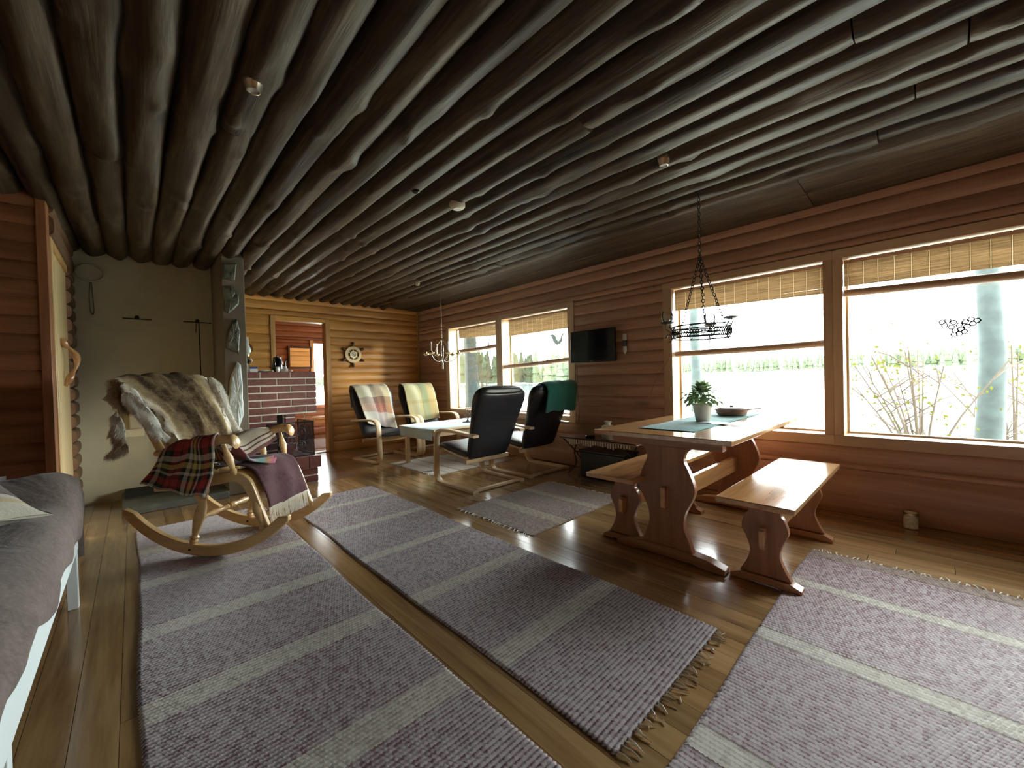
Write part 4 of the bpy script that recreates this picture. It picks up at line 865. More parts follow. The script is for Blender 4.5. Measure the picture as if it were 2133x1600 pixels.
# ================================================================== BLINDS
def blind(label, x0, x1, ztop, zl, zr, rl, rr, rx0=None, rx1=None, seed=0):
    """bamboo roller blind; zl/zr = lower edge of the slats at x0/x1, rl/rr = height of the bottom rod"""
    t = thing('bamboo_blind', label, 'blind', ((x0+x1)/2, YW-.05, ztop)); rd = random.Random(seed); sl = MB(); n = 34; m = max(5, int((x1-x0)/.085)); cuts = [x0+.02+(x1-x0-.04)*k/m+rd.uniform(-.006, .006) for k in range(m+1)]
    for k in range(n):
        q = (k+.5)/n; za = ztop-(ztop-zl)*q; zb = ztop-(ztop-zr)*q; h = (ztop-(zl+zr)/2)/n*.60*rd.uniform(.8, 1.12)
        yy = YW-.05+.0006*rd.uniform(-1, 1); lz = lambda x: za+(zb-za)*(x-x0)/(x1-x0)
        for a, b in zip([x0]+cuts, cuts+[x1]):
            a2 = a+(.0022 if a != x0 else 0); b2 = b-(.0022 if b != x1 else 0)
            sl.add([(a2, yy, lz(a2)-h), (b2, yy, lz(b2)-h), (b2, yy+.0012, lz(b2)), (b2, yy, lz(b2)+h), (a2, yy, lz(a2)+h), (a2, yy+.0012, lz(a2))], [(0, 1, 2, 5), (5, 2, 3, 4)])
    sl.build('slats', M['bamboo'], t, world=True, smooth=False, kind='stuff')
    st = MB()
    for k in range(m+1):
        x = cuts[k]; q = (x-x0)/(x1-x0); zb = zl+(zr-zl)*q
        st.add([(x-.0045, YW-.0508, zb), (x+.0045, YW-.0508, zb), (x+.0045, YW-.0508, ztop-.01), (x-.0045, YW-.0508, ztop-.01)], [(0, 1, 2, 3)])
    st.build('strings', M['string'], t, world=True, kind='stuff')
    MB().bx(x0, x1, YW-.065, YW-.042, ztop-.028, ztop-.004).build('head_rail', M['net'], t, world=True, bev=.002)
    a, b = (rx0 if rx0 is not None else x0), (rx1 if rx1 is not None else x1)
    MB().tube([(a, YW-.045, rl), ((a*2+b)/3, YW-.045, rl+(rr-rl)/3-.006), ((a+2*b)/3, YW-.045, rl+(rr-rl)*2/3-.003), (b, YW-.045, rr)], .027, 14).build('bottom_rod', M['net'], t, world=True)
    for q in (.12, .88): x = a+(b-a)*q; MB().tube([(x, YW-.045, rl+(rr-rl)*q), (x, YW-.045, zl+(zr-zl)*q)], .0012, 4).build('cord', M['string'], t, world=True)
    return t
blind('bamboo blind rolled partly down in the window nearest the corner', 4.38, 5.36, 1.915, 1.715, 1.755, 1.565, 1.54, seed=1)
blind('bamboo blind in the second window from the corner, its rod hanging low', 3.06, 4.16, 1.912, 1.68, 1.678, 1.297, 1.243, 3.06, 4.30, seed=2)
blind('bamboo blind in the large window behind the iron candle ring', .585, 1.755, 1.903, 1.672, 1.702, 1.288, 1.275, seed=3)
blind('bamboo blind in the large window with the thick tree trunk behind', -1.295, .46, 1.90, 1.665, 1.705, 1.60, 1.652, seed=4)
o = MB().tube(catmull([(1.775, YW+.01, 1.27), (1.84, YW+.03, 1.16), (1.93, YW+.03, 1.02), (1.99, YW+.03, .88)], 6), .0016, 5).build('blind_cord', M['string']); tag(o, 'loose pale cord hanging in a curve left of the large window', 'cord')
bd = [(3.493, 1.646), (3.419, 1.639), (3.387, 1.611), (3.38, 1.579), (3.348, 1.546), (3.315, 1.574), (3.306, 1.603), (3.29, 1.632), (3.25, 1.645), (3.212, 1.662), (3.20, 1.652), (3.25, 1.632), (3.279, 1.60), (3.283, 1.577), (3.285, 1.54), (3.317, 1.506), (3.374, 1.492), (3.406, 1.513), (3.438, 1.547), (3.453, 1.592)]
o = MB().add([(a, YW-.163, b) for a, b in bd], [tuple(range(len(bd)))]).build('bird_sticker', translucent('haze_grey_vinyl', (.045, .05, .045), .7, .05), smooth=False); tag(o, 'haze-greyed flying bird sticker on the second window from the corner', 'sticker')  # see-through grey of the sticker imitates haze on the window
hx = thing('window_ornament', 'lacy metal ornament of small rings hanging before the thick tree trunk', 'ornament', (-.115, YW-.03, 1.33)); mb = MB()
for i, (dx, dz) in enumerate(((-.066, .034), (-.044, .044), (-.022, .032), (0, .016), (.022, .034), (.044, .046), (.066, .040), (.056, .020), (-.050, .018), (.03, .008), (-.028, .006), (-.006, -.008), (.016, -.012), (0, -.032), (-.018, -.022), (.02, -.034))):
    mb.tube([(dx*1.15+.0145*cos(a), 0, dz*1.15+.0145*sin(a)) for a in np.linspace(0, 2*PI, 7)[:-1]], .0042, 6, closed=True)
mb.build('rings', M['iron'], hx); MB().tube([(0, 0, .045), (0, 0, .30)], .0008, 4).build('thread', M['string'], hx)
# ================================================================== TELEVISION AND WALL THINGS
tv = thing('television', 'flat black television mounted on the wall between the windows', 'television', (2.635, -3.76, 1.42))
MB().bx(-.297, .297, -.02, .022, -.185, .178).build('bezel', M['black'], tv, bev=.006)
MB().bx(-.283, .283, .022, .0235, -.165, .165).build('screen', M['screen'], tv, smooth=False)
MB().bx(-.10, .10, -.085, -.02, -.09, .09).build('wall_bracket', M['black'], tv, bev=.004)
MB().bx(-.02, .02, .0235, .0245, -.178, -.173).build('badge', M['steel'], tv, smooth=False)
o = MB().tube(catmull([(2.90, YW+.035, 1.25), (2.915, YW+.03, 1.0), (2.90, YW+.03, .75), (2.90, YW+.03, .55)], 6), .003, 6).build('television_cable', M['black']); tag(o, 'thin dark cable running down the wall below the television', 'cable')
pn = thing('wall_pennant', 'small black and white strip hanging on the wall beside the television', 'pennant', (2.27, YW+.03, 1.41))
for k, (a, b, m_) in enumerate(((.045, .112, 'ceramic'), (-.02, .045, 'black'), (-.10, -.02, 'ceramic'))): MB().prism([(-.022, a), (.022, a), (.022, b), (-.022, b)] if k < 2 else [(-.022, -.075), (.0, -.105), (.022, -.075), (.022, b), (-.022, b)], 'y', -.004, .004).build('stripe', M[m_], pn, smooth=False)
sw = thing('ship_wheel', 'wooden ship wheel with a round barometer on the far wall', 'ship wheel', (XB-.04, -2.62, 1.53))
def ring_prof(r0, r1, x0, x1, n=40):
    mb = MB(); vs = []; fs = []
    for k in range(n):
        a = 2*PI*k/n
        for r, x in ((r0, x0), (r1, x0), (r1, x1), (r0, x1)): vs.append((x, r*cos(a), r*sin(a)))
    for k in range(n):
        for j in range(4): fs.append((k*4+j, k*4+(j+1) % 4, ((k+1) % n)*4+(j+1) % 4, ((k+1) % n)*4+j))
    return mb.add(vs, fs)
ring_prof(0.01, .09, .002, .012).build('dark_backing', M['darkwood'], sw)
ring_prof(.086, .134, -.016, .012).build('rim', M['door'], sw, bev=.003)
for k in range(6):
    a = PI/2+k*PI/3; d = V(0, cos(a), sin(a))
    Mx = Matrix.Translation(d*.12) @ d.to_track_quat('Z', 'Y').to_matrix().to_4x4()
    MB().lathe([(.013, 0), (.014, .02), (.020, .05), (.022, .065), (.016, .083), (.004, .088)], 12, 0, Mx).build('handle', M['darkwood'], sw)
    MB().bx(-.006, .006, -.010, .010, 0, .06, 0, Matrix.Translation(d*.04) @ d.to_track_quat('Z', 'X').to_matrix().to_4x4()).build('spoke', M['door'], sw)
ring_prof(.045, .056, -.016, .010).build('barometer_case', M['brass'], sw)
MB().lathe([(.046, 0), (.046, .008), (.001, .008)], 28, 0, Matrix.Translation((-.002, 0, 0)) @ Matrix.Rotation(-PI/2, 4, 'Y')).build('dial', M['cream'], sw)
MB().tube([(-.013, -.018, -.028), (-.013, .02, .03)], .0025, 6).build('needle', M['iron'], sw)
# low rack with canister under the television
rt = thing('magazine_rack_table', 'low iron rack with a thin top against the wall under the television', 'side table', (2.40, -3.60, 0))
MB().bx(-.47, .46, -.16, .17, .405, .415).build('tray_top', M['pine'], rt, bev=.002)
MB().tube([(-.46, .175, .42), (.46, .175, .42)], .006, 6).build('rim_rod', M['iron'], rt)
for x in (-.36, .33):
    for s_ in (-1, 1):
        MB().tube(catmull([(x-.10*s_, .15, .40), (x-.02*s_, .10, .30), (x+.02*s_, .06, .23), (x+.05*s_, 0, .10), (x+.07*s_, .12, .006)], 5), .007, 6).build('leg', M['iron'], rt)
MB().tube([(-.36, .08, .26), (.33, .08, .26)], .006, 6).build('cross_bar', M['iron'], rt)
sh_ = MB(); rd = random.Random(4)
for k in range(26): x = -.40+.030*k; sh_.bx(x, x+.014, .168, .174, .405-rd.uniform(.03, .062), .405)
sh_.build('lace_edging', M['rope'], rt, smooth=False, kind='stuff')
bb = thing('log_box', 'dark box standing on the floor under the iron rack', 'box', (2.38, -3.62, 0)); MB().bx(-.27, .27, -.14, .12, .0, .27).build('body', M['black'], bb, bev=.01); MB().bx(-.28, .28, -.15, .13, .27, .29).build('lid', M['black'], bb, bev=.004)
cn = thing('stoneware_canister', 'pale patterned canister with narrow neck on the iron rack', 'canister', (2.34, -3.58, .416))
MB().lathe([(.055, 0), (.064, .006), (.065, .13), (.060, .145), (.034, .152), (.030, .165), (.038, .185), (.038, .192), (.028, .192), (.026, .16)], 28).build('body', plain('mottled_grey_stoneware', (.72, .70, .58), .45, noise=.3, nscale=60, bump=.2), cn)
MB().lathe([(.0655, .01), (.0668, .014), (.0668, .055), (.0655, .06)], 28).build('band', plain('patterned_band', (.30, .28, .22), .5, noise=.8, nscale=120), cn)
o = MB().lathe([(.05, 0), (.052, .02), (.045, .026), (.002, .026)], 20).build('round_tin', M['black']); o.location = (2.56, -3.57, .416); tag(o, 'low black round tin left of the canister on the iron rack', 'tin')
gj = thing('glass_jar', 'small pale glass jar on the floor against the right wall', 'jar', (.115, -3.775, .001))
MB().lathe([(.030, 0), (.037, .005), (.037, .07), (.034, .078), (.034, .108), (.028, .113), (.002, .115)], 24).build('body', plain('milky_glass', (.62, .66, .55), .15, noise=.3, nscale=50, coat=.5), gj)
MB().lathe([(.0345, .086), (.0385, .088), (.0385, .106), (.0345, .108)], 24).build('collar', M['steel'], gj)
# ================================================================== THINGS ON THE GREY MASONRY
XG = 5.43
def slab(label, poly, m, th, seed):
    rd = random.Random(seed); P_ = []
    n = len(poly)
    for i in range(n):
        a = np.array(poly[i]); b = np.array(poly[(i+1) % n])
        for k in range(4): P_.append(tuple(a+(b-a)*k/4+np.array([rd.uniform(-.004, .004), rd.uniform(-.006, .006)])*(k > 0)))
    c_ = np.mean(P_, 0); mb = MB(); vs = []; n = len(P_)
    for sc, x in ((1, 0), (.97, -th*.6), (.80, -th), (.45, -th*1.05)):
        for p in P_: q = c_+(np.array(p)-c_)*sc; vs.append((4.7535+x+(rd.uniform(-.004, .004) if sc < .9 else 0), q[0], q[1]))
    vs.append((4.7535-th, c_[0], c_[1])); fs = [tuple(range(n))]
    for r in range(3):
        for i in range(n): fs.append((r*n+i, r*n+(i+1) % n, (r+1)*n+(i+1) % n, (r+1)*n+i))
    fs += [(3*n+i, 3*n+(i+1) % n, 4*n) for i in range(n)]
    o = mb.add(vs, fs).build('stone_slab', m, ang=12); tag(o, label, 'stone'); return o
slab('topmost squarish grey slate fixed to the pillar face', [(-.668, 2.266), (-.787, 2.288), (-.766, 2.115), (-.663, 2.115)], M['slate'], .022, 1)
slab('second slate from the top of the pillar face, wedge shaped', [(-.661, 2.039), (-.731, 2.058), (-.794, 1.98), (-.792, 1.884), (-.708, 1.788), (-.685, 1.795)], M['slate'], .024, 2)
slab('third slate down the pillar face, with pointed top', [(-.771, 1.736), (-.796, 1.594), (-.777, 1.397), (-.682, 1.443), (-.686, 1.569), (-.728, 1.703)], M['slate'], .024, 3)
slab('tall pale pointed stone slab low on the pillar face', [(-.758, 1.316), (-.79, 1.283), (-.798, 1.01), (-.799, .775), (-.755, .654), (-.669, .748), (-.674, .94), (-.705, 1.188)], M['palestone'], .03, 4)
rg = thing('wall_ring', 'painted round ring with a hanging loop high on the grey wall', 'ring', (XG-.001, .255, 2.165))
MB().tube([(-.014, .092*cos(a), .078*sin(a)) for a in np.linspace(0, 2*PI, 37)[:-1]], .009, 8, closed=True).build('hoop', M['plaster'], rg)
MB().tube(catmull([(-.012, 0, -.075), (-.012, .012, -.2), (-.012, .008, -.36), (-.012, -.014, -.37), (-.012, -.010, -.2), (-.012, -.004, -.08)], 6), .0035, 6).build('loop', M['slate'], rg)
for i, (ya, yb, zz, lb) in enumerate(((-.157, .051, 1.757, 'thin iron bar on a hook on the left of the grey wall'), (-.642, -.407, 1.759, 'thin iron bar on a hook near the pillar on the grey wall'))):
    h_ = thing('iron_hanger', lb, 'hanger', (XG, (ya+yb)/2, zz)); L = (yb-ya)/2
    MB().tube([(-.035, -L, 0), (-.035, L, .003)], .0058, 6).build('bar', M['iron'], h_); MB().tube([(.0, 0, .02), (-.03, 0, .02), (-.042, 0, .004)], .005, 6).build('hook', M['iron'], h_)
    MB().lathe([(.018, 0), (.014, .006), (.004, .008)], 12, 0, Matrix.Translation((0, 0, .022)) @ Matrix.Rotation(-PI/2, 4, 'Y')).build('rosette', M['iron'], h_)
pk = thing('fire_poker', 'long thin iron poker hanging from the hook beside the pillar', 'poker', (XG-.05, -.534, 1.75))
MB().tube([(0, 0, 0), (0, 0, -.56), (0, 0, -.80)], .0048, 6).build('rod', M['iron'], pk); MB().tube([(0, 0, .0), (0, .02, .012), (0, .024, -.01), (0, .03, -.10)], .004, 6).build('crook', M['iron'], pk)
eb = thing('electric_box', 'cream wall box with back plate behind the rocking chair', 'electric box', (XG, 0, .80))
MB().bx(-.012, 0, -.075, .07, -.20, .02).build('back_plate', M['cream'], eb, bev=.003); MB().bx(-.09, -.012, -.066, .035, -.12, .16).build('housing', plain('beige_painted_steel', (.50, .46, .36), .5), eb, bev=.01)
ss = thing('soapstone_step', 'dark low stone slab on the floor along the grey wall', 'slab', (5.05, -.25, 0)); MB().bx(-.36, .375, -.40, .345, .0, .062).build('slab', M['soap'], ss, bev=.004); MB().bx(.10, .36, -.38, .33, .062, .10).build('gap_shadow', M['darkpane'], ss)  # black block on the slab stands in for shade in the wall recess
# ================================================================== FIREPLACE
fp = thing('fireplace', 'open corner fireplace of dark red bricks with pale joints', 'fireplace', (5.2, -1.2, 0))
FX = 4.95; fb = lambda mb, name, m, **k: mb.build(name, m, fp, world=True, **k)
fb(MB().bx(FX+.006, 5.60, -1.545, -.85, .742, 1.212), 'hood_core', M['mortar'], smooth=False)
fb(MB().bx(FX+.006, 5.60, -1.135, -.85, .25, .742), 'side_core', M['mortar'], smooth=False)
fb(MB().bx(5.36, 5.60, -1.425, -1.325, .25, .742), 'rear_pier_core', M['mortar'], smooth=False)
fb(MB().bx(5.50, 5.58, -1.33, -1.13, .25, .742), 'fire_back', M['soot'], smooth=False)
cz = .0783; bl = .293; 
def brick(x0, x1, y0, y1, z0, z1): fb(MB().bx(x0, x1, y0, y1, z0, z1), 'brick', M['brick'], smooth=False, bev=.0015)
def course(ys, ye, z1, off, xf=FX, th=.09):
    z0 = z1-cz+.014; y_ = ye; js = [j for j in (off, off-bl, off-2*bl, off+bl) if ys+.02 < j < ye-.02]; js = sorted(js, reverse=True); e = [ye]+js+[ys]
    for a, b in zip(e[:-1], e[1:]): brick(xf, xf+th, b+(.007 if b != ys else 0), a-(.007 if a != ye else 0), z0, z1)
for k in range(6): course(-1.55, -.855, 1.215-k*cz, -.994 if k % 2 == 0 else -1.15)
for k in range(6, 12): course(-1.135, -.855, 1.215-k*cz, -.994 if k % 2 == 0 else -1.15)
for k in range(6, 12): brick(5.35, 5.44, -1.428, -1.322, 1.215-(k+1)*cz+.014, 1.215-k*cz)
for k in range(6):                                     # side of the hood towards the window
    for a, b in ((FX+.095, FX+.36), (FX+.374, FX+.64)): brick(a, b, -1.55, -1.50, 1.215-(k+1)*cz+.014, 1.215-k*cz)
fb(MB().bx(4.685, 5.60, -1.455, -.86, 0, .158), 'hearth_core', M['mortar'], smooth=False)
for k in range(2):
    z0 = .008+k*.078
    for a, b in ((-1.46, -1.24), (-1.226, -1.0), (-.986, -.862)) if k else ((-1.46, -1.13), (-1.116, -.862)): brick(4.68, 4.77, a, b, z0, z0+.064)
    for a, b in ((4.775, 5.0), (5.014, 5.26), (5.274, 5.58)): brick(a, b, -1.46, -1.38, z0, z0+.064)
for k in range(5): brick(4.65, 5.58, -1.487+k*.126, -1.487+(k+1)*.126-.006, .162, .288)
def meshmat():
    t = NT('black_wire_mesh'); tr = t.n('ShaderNodeBsdfTransparent'); d = t.n('ShaderNodeBsdfDiffuse'); d.inputs[0].default_value = (.02, .02, .022, 1); mx = t.n('ShaderNodeMixShader'); mx.inputs[0].default_value = .35
    t.l(tr.outputs[0], mx.inputs[1]); t.l(d.outputs[0], mx.inputs[2]); t.l(mx.outputs[0], t.out.inputs[0]); return t.m
M['mesh'] = meshmat()
fs_ = thing('fire_screen', 'black wrought iron fire screen with scrolls standing on the brick hearth', 'fire screen', (4.80, -1.2, .289))
def fpanel(A, B, z0, z1):
    A = np.array(A); B = np.array(B); L = np.linalg.norm(B-A); d = (B-A)/L
    f = lambda s_, z: (A[0]+d[0]*s_, A[1]+d[1]*s_, z)
    p = MB().tube([f(0, z0), f(L, z0), f(L, z1), f(0, z1)], .007, 6, closed=True).build('frame', M['iron'], fs_)
    n_ = np.array([-d[1], d[0]])*.0015
    MB().prism([(0, 0), (L, 0), (L, 1), (0, 1)], 'y', 0, 1) if False else None
    q = [f(0, z0), f(L, z0), f(L, z1), f(0, z1)]
    MB().add([(a+n_[0], b+n_[1], c_) for a, b, c_ in q]+[(a-n_[0], b-n_[1], c_) for a, b, c_ in q], [(0, 1, 2, 3), (7, 6, 5, 4), (0, 1, 5, 4), (1, 2, 6, 5), (2, 3, 7, 6), (3, 0, 4, 7)]).build('wire_mesh', M['mesh'], fs_, smooth=False)
    sc = MB(); h = (z0+z1)/2
    for cx, cz_, s_ in ((L*.3, h+.07, 1), (L*.7, h+.07, -1), (L*.3, h-.07, 1), (L*.7, h-.07, -1), (L*.5, h, 1)):
        pts = []
        for i in range(24): a = i/23*2*PI*1.3*s_+PI/2; r = .055*(1-i/23*.75); pts.append(f(cx+r*cos(a), cz_+r*sin(a)))
        sc.tube(pts, .004, 5)
    sc.build('scrolls', M['iron'], fs_)
fpanel((-.09, .21), (-.09, -.235), .01, .375); fpanel((-.09, -.235), (.36, -.20), .01, .375)
sc = thing('fireplace_tool', 'upright iron rod standing at the right of the fire screen', 'poker', (5.0, -1.43, .289)); MB().tube([(0, 0, 0), (0, 0, .44)], .005, 6).build('rod', M['steel'], sc); MB().lathe([(.012, .44), (.015, .45), (.006, .465)], 10).build('knob', M['steel'], sc); MB().lathe([(.04, 0), (.035, .008)], 12).build('foot', M['iron'], sc)
# --- mantel things (top at z 1.213)
ZM = 1.2155
lp2 = thing('oil_lamp', 'brass oil lamp with a tall glass chimney at the left end of the mantel', 'lamp', (5.08, -.905, ZM))
MB().lathe([(.045, 0), (.042, .01), (.015, .025), (.012, .06), (.022, .07), (.012, .08), (.03, .10), (.045, .125), (.04, .15), (.018, .165), (.022, .175), (.022, .19)], 24).build('body', M['brass'], lp2)
MB().lathe([(.020, .19), (.036, .225), (.036, .25), (.018, .30), (.015, .38), (.0145, .38), (.017, .30), (.035, .25), (.035, .225), (.019, .19)], 24).build('chimney', plain('cloudy_lamp_glass', (.75, .78, .75), .15, coat=.5), lp2)
MB().lathe([(.03, 0), (.06, .003), (.06, .006)], 24, 0, Matrix.Translation((.05, -.005, .26)) @ Matrix.Rotation(-PI/2, 4, 'Y')).build('reflector', M['brass'], lp2)
o = MB().prism([(-.03, 0), (.03, 0), (.012, .09), (-.005, .095)], 'x', 0, .006).build('picture_card', M['ceramic'], smooth=False); o.location = (4.99, -.885, ZM); tag(o, 'white folded card leaning beside the oil lamp', 'card')
bc = thing('blue_box', 'small blue and white box on the mantel by the oil lamp', 'box', (5.0, -.94, ZM)); MB().bx(-.03, .03, -.035, .035, .0, .035).build('body', M['ceramic'], bc, bev=.002); MB().bx(-.031, .031, -.036, .036, .035, .055).build('lid', M['blue'], bc, bev=.002)
o = MB().lathe([(.02, 0), (.045, .004), (.07, .016), (.072, .022), (.065, .02), (.03, .008)], 28).build('serving_dish', M['ceramic']); o.location = (5.04, -1.04, ZM); tag(o, 'shallow white dish on the mantel left of the black coffee pot', 'dish')
cp = thing('coffee_pot', 'black enamel coffee pot on the brick mantel', 'coffee pot', (5.10, -1.195, ZM))
MB().lathe([(.050, 0), (.056, .01), (.056, .06), (.050, .11), (.042, .15), (.042, .165), (.03, .172), (.008, .176), (.010, .186), (.002, .19)], 28).build('body', M['enamel'], cp)
MB().tube(catmull([(0, -.045, .055), (0, -.075, .08), (0, -.08, .12), (0, -.10, .145)], 5), [.018, .017, .016, .014, .013, .012, .011, .010, .010, .009, .009, .008, .008, .008, .008, .008], 10).build('spout', M['enamel'], cp)
MB().tube(catmull([(-.04, .02, .14), (-.075, .04, .12), (-.08, .04, .07), (-.045, .02, .04)], 5), .006, 8).build('handle', M['enamel'], cp)
cr_ = thing('milk_jug', 'small white jug in front of the black coffee pot', 'jug', (4.99, -1.17, ZM)); MB().lathe([(.018, 0), (.022, .02), (.015, .045), (.019, .055), (.015, .052)], 18).build('body', M['ceramic'], cr_); MB().tube([(0, -.018, .045), (0, -.034, .035), (0, -.02, .012)], .003, 6).build('handle', M['ceramic'], cr_)
o = MB().lathe([(.03, 0), (.022, .03), (.008, .07), (.002, .08)], 14).build('white_cone', M['ceramic']); o.location = (5.02, -1.255, ZM); tag(o, 'small white cone shaped ornament right of the coffee pot', 'ornament')
for i, (x, y_, s_) in enumerate(((4.99, -1.115, .018), (4.985, -1.21, .015), (4.99, -1.30, .022))):
    o = MB().lathe([(s_*.3, 0), (s_*.9, s_*.25), (s_, s_*.6), (s_*.6, s_*1.05), (.001, s_*1.2)], 10).build('seashell', plain('pale_seashell.%d' % i, (.66, .58, .40), .4, noise=.3, nscale=80)); o.location = (x, y_, ZM)
    tag(o, ('pale seashell on the mantel just left of the milk jug', 'tiny seashell on the mantel below the coffee pot spout', 'largest seashell at the right of the mantel things')[i], 'seashell')
# ================================================================== NEXT ROOM
mr = thing('framed_mirror', 'square mirror in a dark frame on the far room wall', 'mirror', (X2-.03, -2.52, 1.62))
fr_ = MB(); 
for a in ((-.19, .19, .19, .222), (-.19, .19, -.222, -.19)): MB().bx(-.02, .012, a[0]-.032, a[1]+.032, a[2], a[3]).build('frame_rail', M['darkwood'], mr, bev=.003)
for a in ((-.222, -.19), (.19, .222)): MB().bx(-.02, .012, a[0], a[1], -.19, .19).build('frame_stile', M['darkwood'], mr, bev=.003)
MB().bx(-.004, .01, -.19, .19, -.19, .19).build('glass', M['mirror'], mr, smooth=False)
bn = thing('wooden_bench', 'plain wooden bench seen through the doorway', 'bench', (8.2, -2.7, 0))
MB().bx(-.2, .2, -.62, .62, .40, .44).build('seat', M['piney'], bn, bev=.004); MB().bx(-.17, .17, -.56, .56, .33, .40).build('apron', M['piney'], bn)
for sx_ in (-1, 1):
    for sy_ in (-1, 1): MB().bx(sx_*.16-.025, sx_*.16+.025, sy_*.55-.025, sy_*.55+.025, 0, .40).build('leg', M['pinez'], bn)
# ================================================================== CHANDELIERS
def chain(A, B, link=.030, r=.0027, w=.009):
    A = Vector(A); B = Vector(B); d = B-A; L = d.length; n = max(2, int(L/(link*.80))); q = d.to_track_quat('Z', 'Y').to_matrix().to_4x4(); mb = MB()
    for i in range(n):
        Mx = Matrix.Translation(A+d*((i+.5)/n)) @ q @ Matrix.Rotation(PI/2*(i % 2), 4, 'Z')
        mb.tube([(w*cos(a), 0, link/2*sin(a)) for a in np.linspace(0, 2*PI, 11)[:-1]], r, 5, closed=True, M=Mx)
    return mb
c1 = thing('iron_candle_ring', 'black iron candle ring with glass cups hanging on chains over the dining table', 'chandelier', (1.104, -2.859, 1.365))
RC = .187
for z in (.038, .013, -.013, -.038): MB().tube([(RC*cos(a), RC*sin(a), z) for a in np.linspace(0, 2*PI, 49)[:-1]], .0048 if abs(z) > .02 else .004, 8, closed=True).build('hoop', M['iron'], c1)
zz = MB(); n = 64
for k in range(n):
    a, b, m_ = 2*PI*k/n, 2*PI*(k+1)/n, 2*PI*(k+.5)/n
    for z0, z1 in ((.012, -.012),): zz.tube([(RC*cos(a), RC*sin(a), z1), (RC*cos(m_), RC*sin(m_), z0), (RC*cos(b), RC*sin(b), z1)], .0036, 4)
for k in range(0, n, 8):
    a = 2*PI*k/n; zz.tube([(RC*cos(a), RC*sin(a), .036), (RC*cos(a), RC*sin(a), -.036)], .0026, 5)
    for dz in (.024, -.024): zz.tube([((RC+.001)*cos(a+t_*.09), (RC+.001)*sin(a+t_*.09), dz+.011*sin(t_*PI)) for t_ in np.linspace(-1, 1, 9)], .0032, 4)
zz.build('lattice', M['iron'], c1, kind='stuff')
rb = math.atan2(-.7257, -.688)
chain((0, 0, .97), (0, 0, .52)).build('chain', M['iron'], c1)
MB().tube([(.012*cos(a), 0, .52+.012*sin(a)) for a in np.linspace(0, 2*PI, 13)[:-1]], .002, 5, closed=True).build('ring', M['iron'], c1)
for ph in (109, 251, 8):
    a = rb+math.radians(ph); chain((0, 0, .515), (RC*cos(a), RC*sin(a), .045)).build('chain', M['iron'], c1); MB().tube([(RC*cos(a)+.014*cos(t_), RC*sin(a), .044+.009*sin(t_)) for t_ in np.linspace(0, 2*PI, 13)[:-1]], .002, 5, closed=True).build('eyelet', M['iron'], c1)
for ph in (180, 50, 292):
    a = rb+math.radians(ph); hx_, hy = (RC+.045)*cos(a), (RC+.045)*sin(a); d = V(cos(a), sin(a), 0)
    hd = MB().lathe([(.010, .055), (.030, .060), (.045, .068), (.046, .072), (.028, .066), (.006, .064)], 16, 0, Matrix.Translation((hx_, hy, 0))).build('drip_tray', M['iron'], c1)
    MB().tube([V(hx_, hy, .056)-d*.012, V(hx_, hy, .035)-d*.018, V(hx_, hy, .01)-d*.036], .0035, 6).build('bracket', M['iron'], c1); MB().tube([V(hx_, hy, .056)+d*.010, V(hx_, hy, .03)+d*.012, V(hx_, hy, -.01)-d*.03], .003, 6).build('bracket', M['iron'], c1)
    MB().tube([V(hx_, hy, 0)-d*.045+d*.05*t_*1.0+V(0, 0, -.045-.028*sin(t_*PI)) if False else V(hx_, hy, -.035)+d*(.02*cos(t_*5)-.01)+V(0, 0, .025*sin(t_*5)-.005) for t_ in np.linspace(0, 1, 12)], .0040, 5).build('curl', M['iron'], c1)
    if ph != 292:
        MB().lathe([(.026, .066), (.036, .085), (.040, .115), (.036, .138), (.038, .146), (.0365, .146), (.0345, .138), (.0385, .115), (.0345, .085), (.02, .068)], 24, 0, Matrix.Translation((hx_, hy, 0))).build('glass_cup', M['cup'], c1)
        MB().lathe([(.019, .070), (.019, .088), (.002, .089)], 14, 0, Matrix.Translation((hx_, hy, 0))).build('tea_light', M['wax'], hd)
c2 = thing('brass_chandelier', 'six armed brass candle chandelier hanging over the coffee table', 'chandelier', (4.45, -2.97, 1.345))
chain((0, 0, .98), (0, 0, .27), .022, .0012, .005).build('chain', M['steel'], c2)
for k in range(2):
    a = rb+.35+k*PI/2; d = V(cos(a), sin(a), 0)
    MB().tube(catmull([V(0, 0, .27), d*.045+V(0, 0, .22), d*.085+V(0, 0, .12), d*.05+V(0, 0, .03), V(0, 0, 0), -d*.05+V(0, 0, .03), -d*.085+V(0, 0, .12), -d*.045+V(0, 0, .22), V(0, 0, .27)], 5), .0042, 6).build('hoop', M['steel'], c2)
MB().tube(catmull([V(0, 0, -.06), V(.01, 0, .0), V(-.012, 0, .07), V(.004, .01, .13)], 6), [.002, .006, .010, .012, .014, .015, .014, .015, .016, .016, .015, .014, .012, .010, .008, .006, .004, .003, .002], 6, flat=(1, .25)).build('leaf', M['steel'], c2)
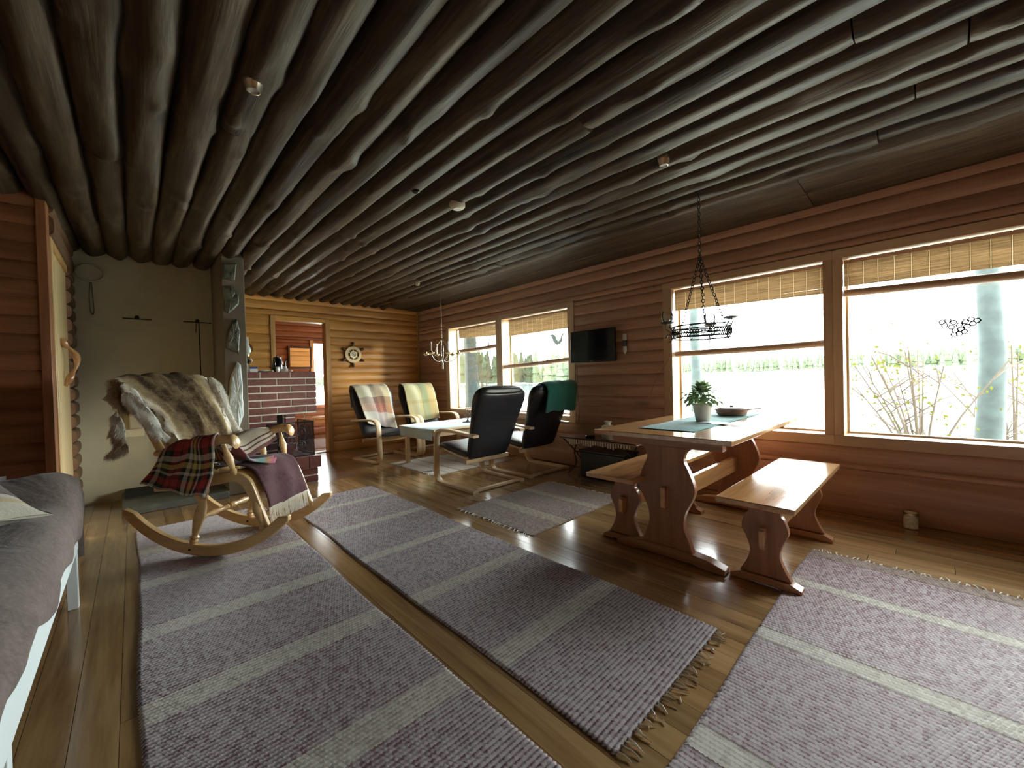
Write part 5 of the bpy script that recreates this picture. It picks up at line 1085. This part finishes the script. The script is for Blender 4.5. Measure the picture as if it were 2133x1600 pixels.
for k, ph in enumerate((180, 120, 240, 60, 300, 0)):
    a = rb+math.radians(ph); d = V(cos(a), sin(a), 0)
    am = MB().tube(catmull([V(0, 0, 0), d*.08+V(0, 0, -.025), d*.15+V(0, 0, .0), d*.20+V(0, 0, .045), d*.215+V(0, 0, .065)], 5), .0038, 6).build('arm', M['steel'], c2)
    Mx = Matrix.Translation(d*.215); cpo = MB().lathe([(.006, .06), (.016, .062), (.040, .076), (.043, .086), (.036, .082), (.016, .075), (.013, .105), (.011, .105), (.010, .078)], 18, 0, Mx).build('candle_cup', M['brass'], c2)
    if ph in (120, 240, 300): MB().lathe([(.0105, .08), (.0105, .225 if ph != 240 else .21), (.003, .229)], 12, 0, Mx).build('candle', M['wax'], cpo)
MB().lathe([(.010, -.12), (.012, -.118), (.012, -.03), (.008, -.028)], 12).build('pendant', M['wax'], c2)
# ================================================================== CEILING FITTINGS
def bot(yy): 
    k = min(rows_, key=lambda q: abs(q-yy)); return k
for (x, y_, lb) in ((1.931, -.399, 'small metal downlight on the ceiling log above the rocking chair side'), (1.077, -2.285, 'small metal downlight on the ceiling near the iron candle ring'), (4.532, -2.681, 'small metal downlight on the ceiling near the brass chandelier')):
    t = thing('downlight', lb, 'ceiling light', (x, y_, 2.335)); MB().lathe([(.034, .03), (.038, -.005), (.034, -.012), (.026, -.040), (.022, -.041), (.021, -.03)], 24).build('housing', M['steel'], t); MB().lathe([(.021, -.034), (.012, -.030), (.001, -.029)], 16).build('lamp_glass', M['ceramic'], t)
sd_ = thing('smoke_detector', 'round cream smoke detector on the log ceiling', 'smoke detector', (2.329, -1.717, 2.33)); MB().lathe([(.054, .03), (.056, -.008), (.054, -.02), (.040, -.032), (.002, -.034)], 32).build('housing', M['cream'], sd_)
MB().lathe([(.030, -.033), (.028, -.037), (.018, -.037), (.016, -.034)], 24).build('grille', M['ceramic'], sd_)
o = MB().lathe([(.022, .03), (.024, -.006), (.016, -.012), (.002, -.013)], 16).build('cable_cap', M['black']); o.location = (2.34, -1.39, 2.328); tag(o, 'small dark cap on the ceiling logs left of the smoke detector', 'cap')

# ================================================================== shared groups of repeated things
for key, ph in (('rag_rug', 'rag rugs on the floor'), ('bench', 'benches of the dining set'), ('bamboo_blind', 'bamboo blinds in the windows'), ('downlight', 'downlights on the log ceiling'),
                ('stone_slab', 'stone slabs on the pillar face'), ('seashell', 'seashells on the mantel'), ('tree', 'trees outside the windows'), ('shrub', 'shrubs outside the large window'),
                ('birch_sapling', 'saplings outside the far windows'), ('iron_hanger', 'iron hangers on the grey wall'), ('plaid_blanket', 'plaids over the armchairs')):
    for o in C.objects:
        if o.parent is None and o.name.split('.')[0] == key: o['group'] = ph
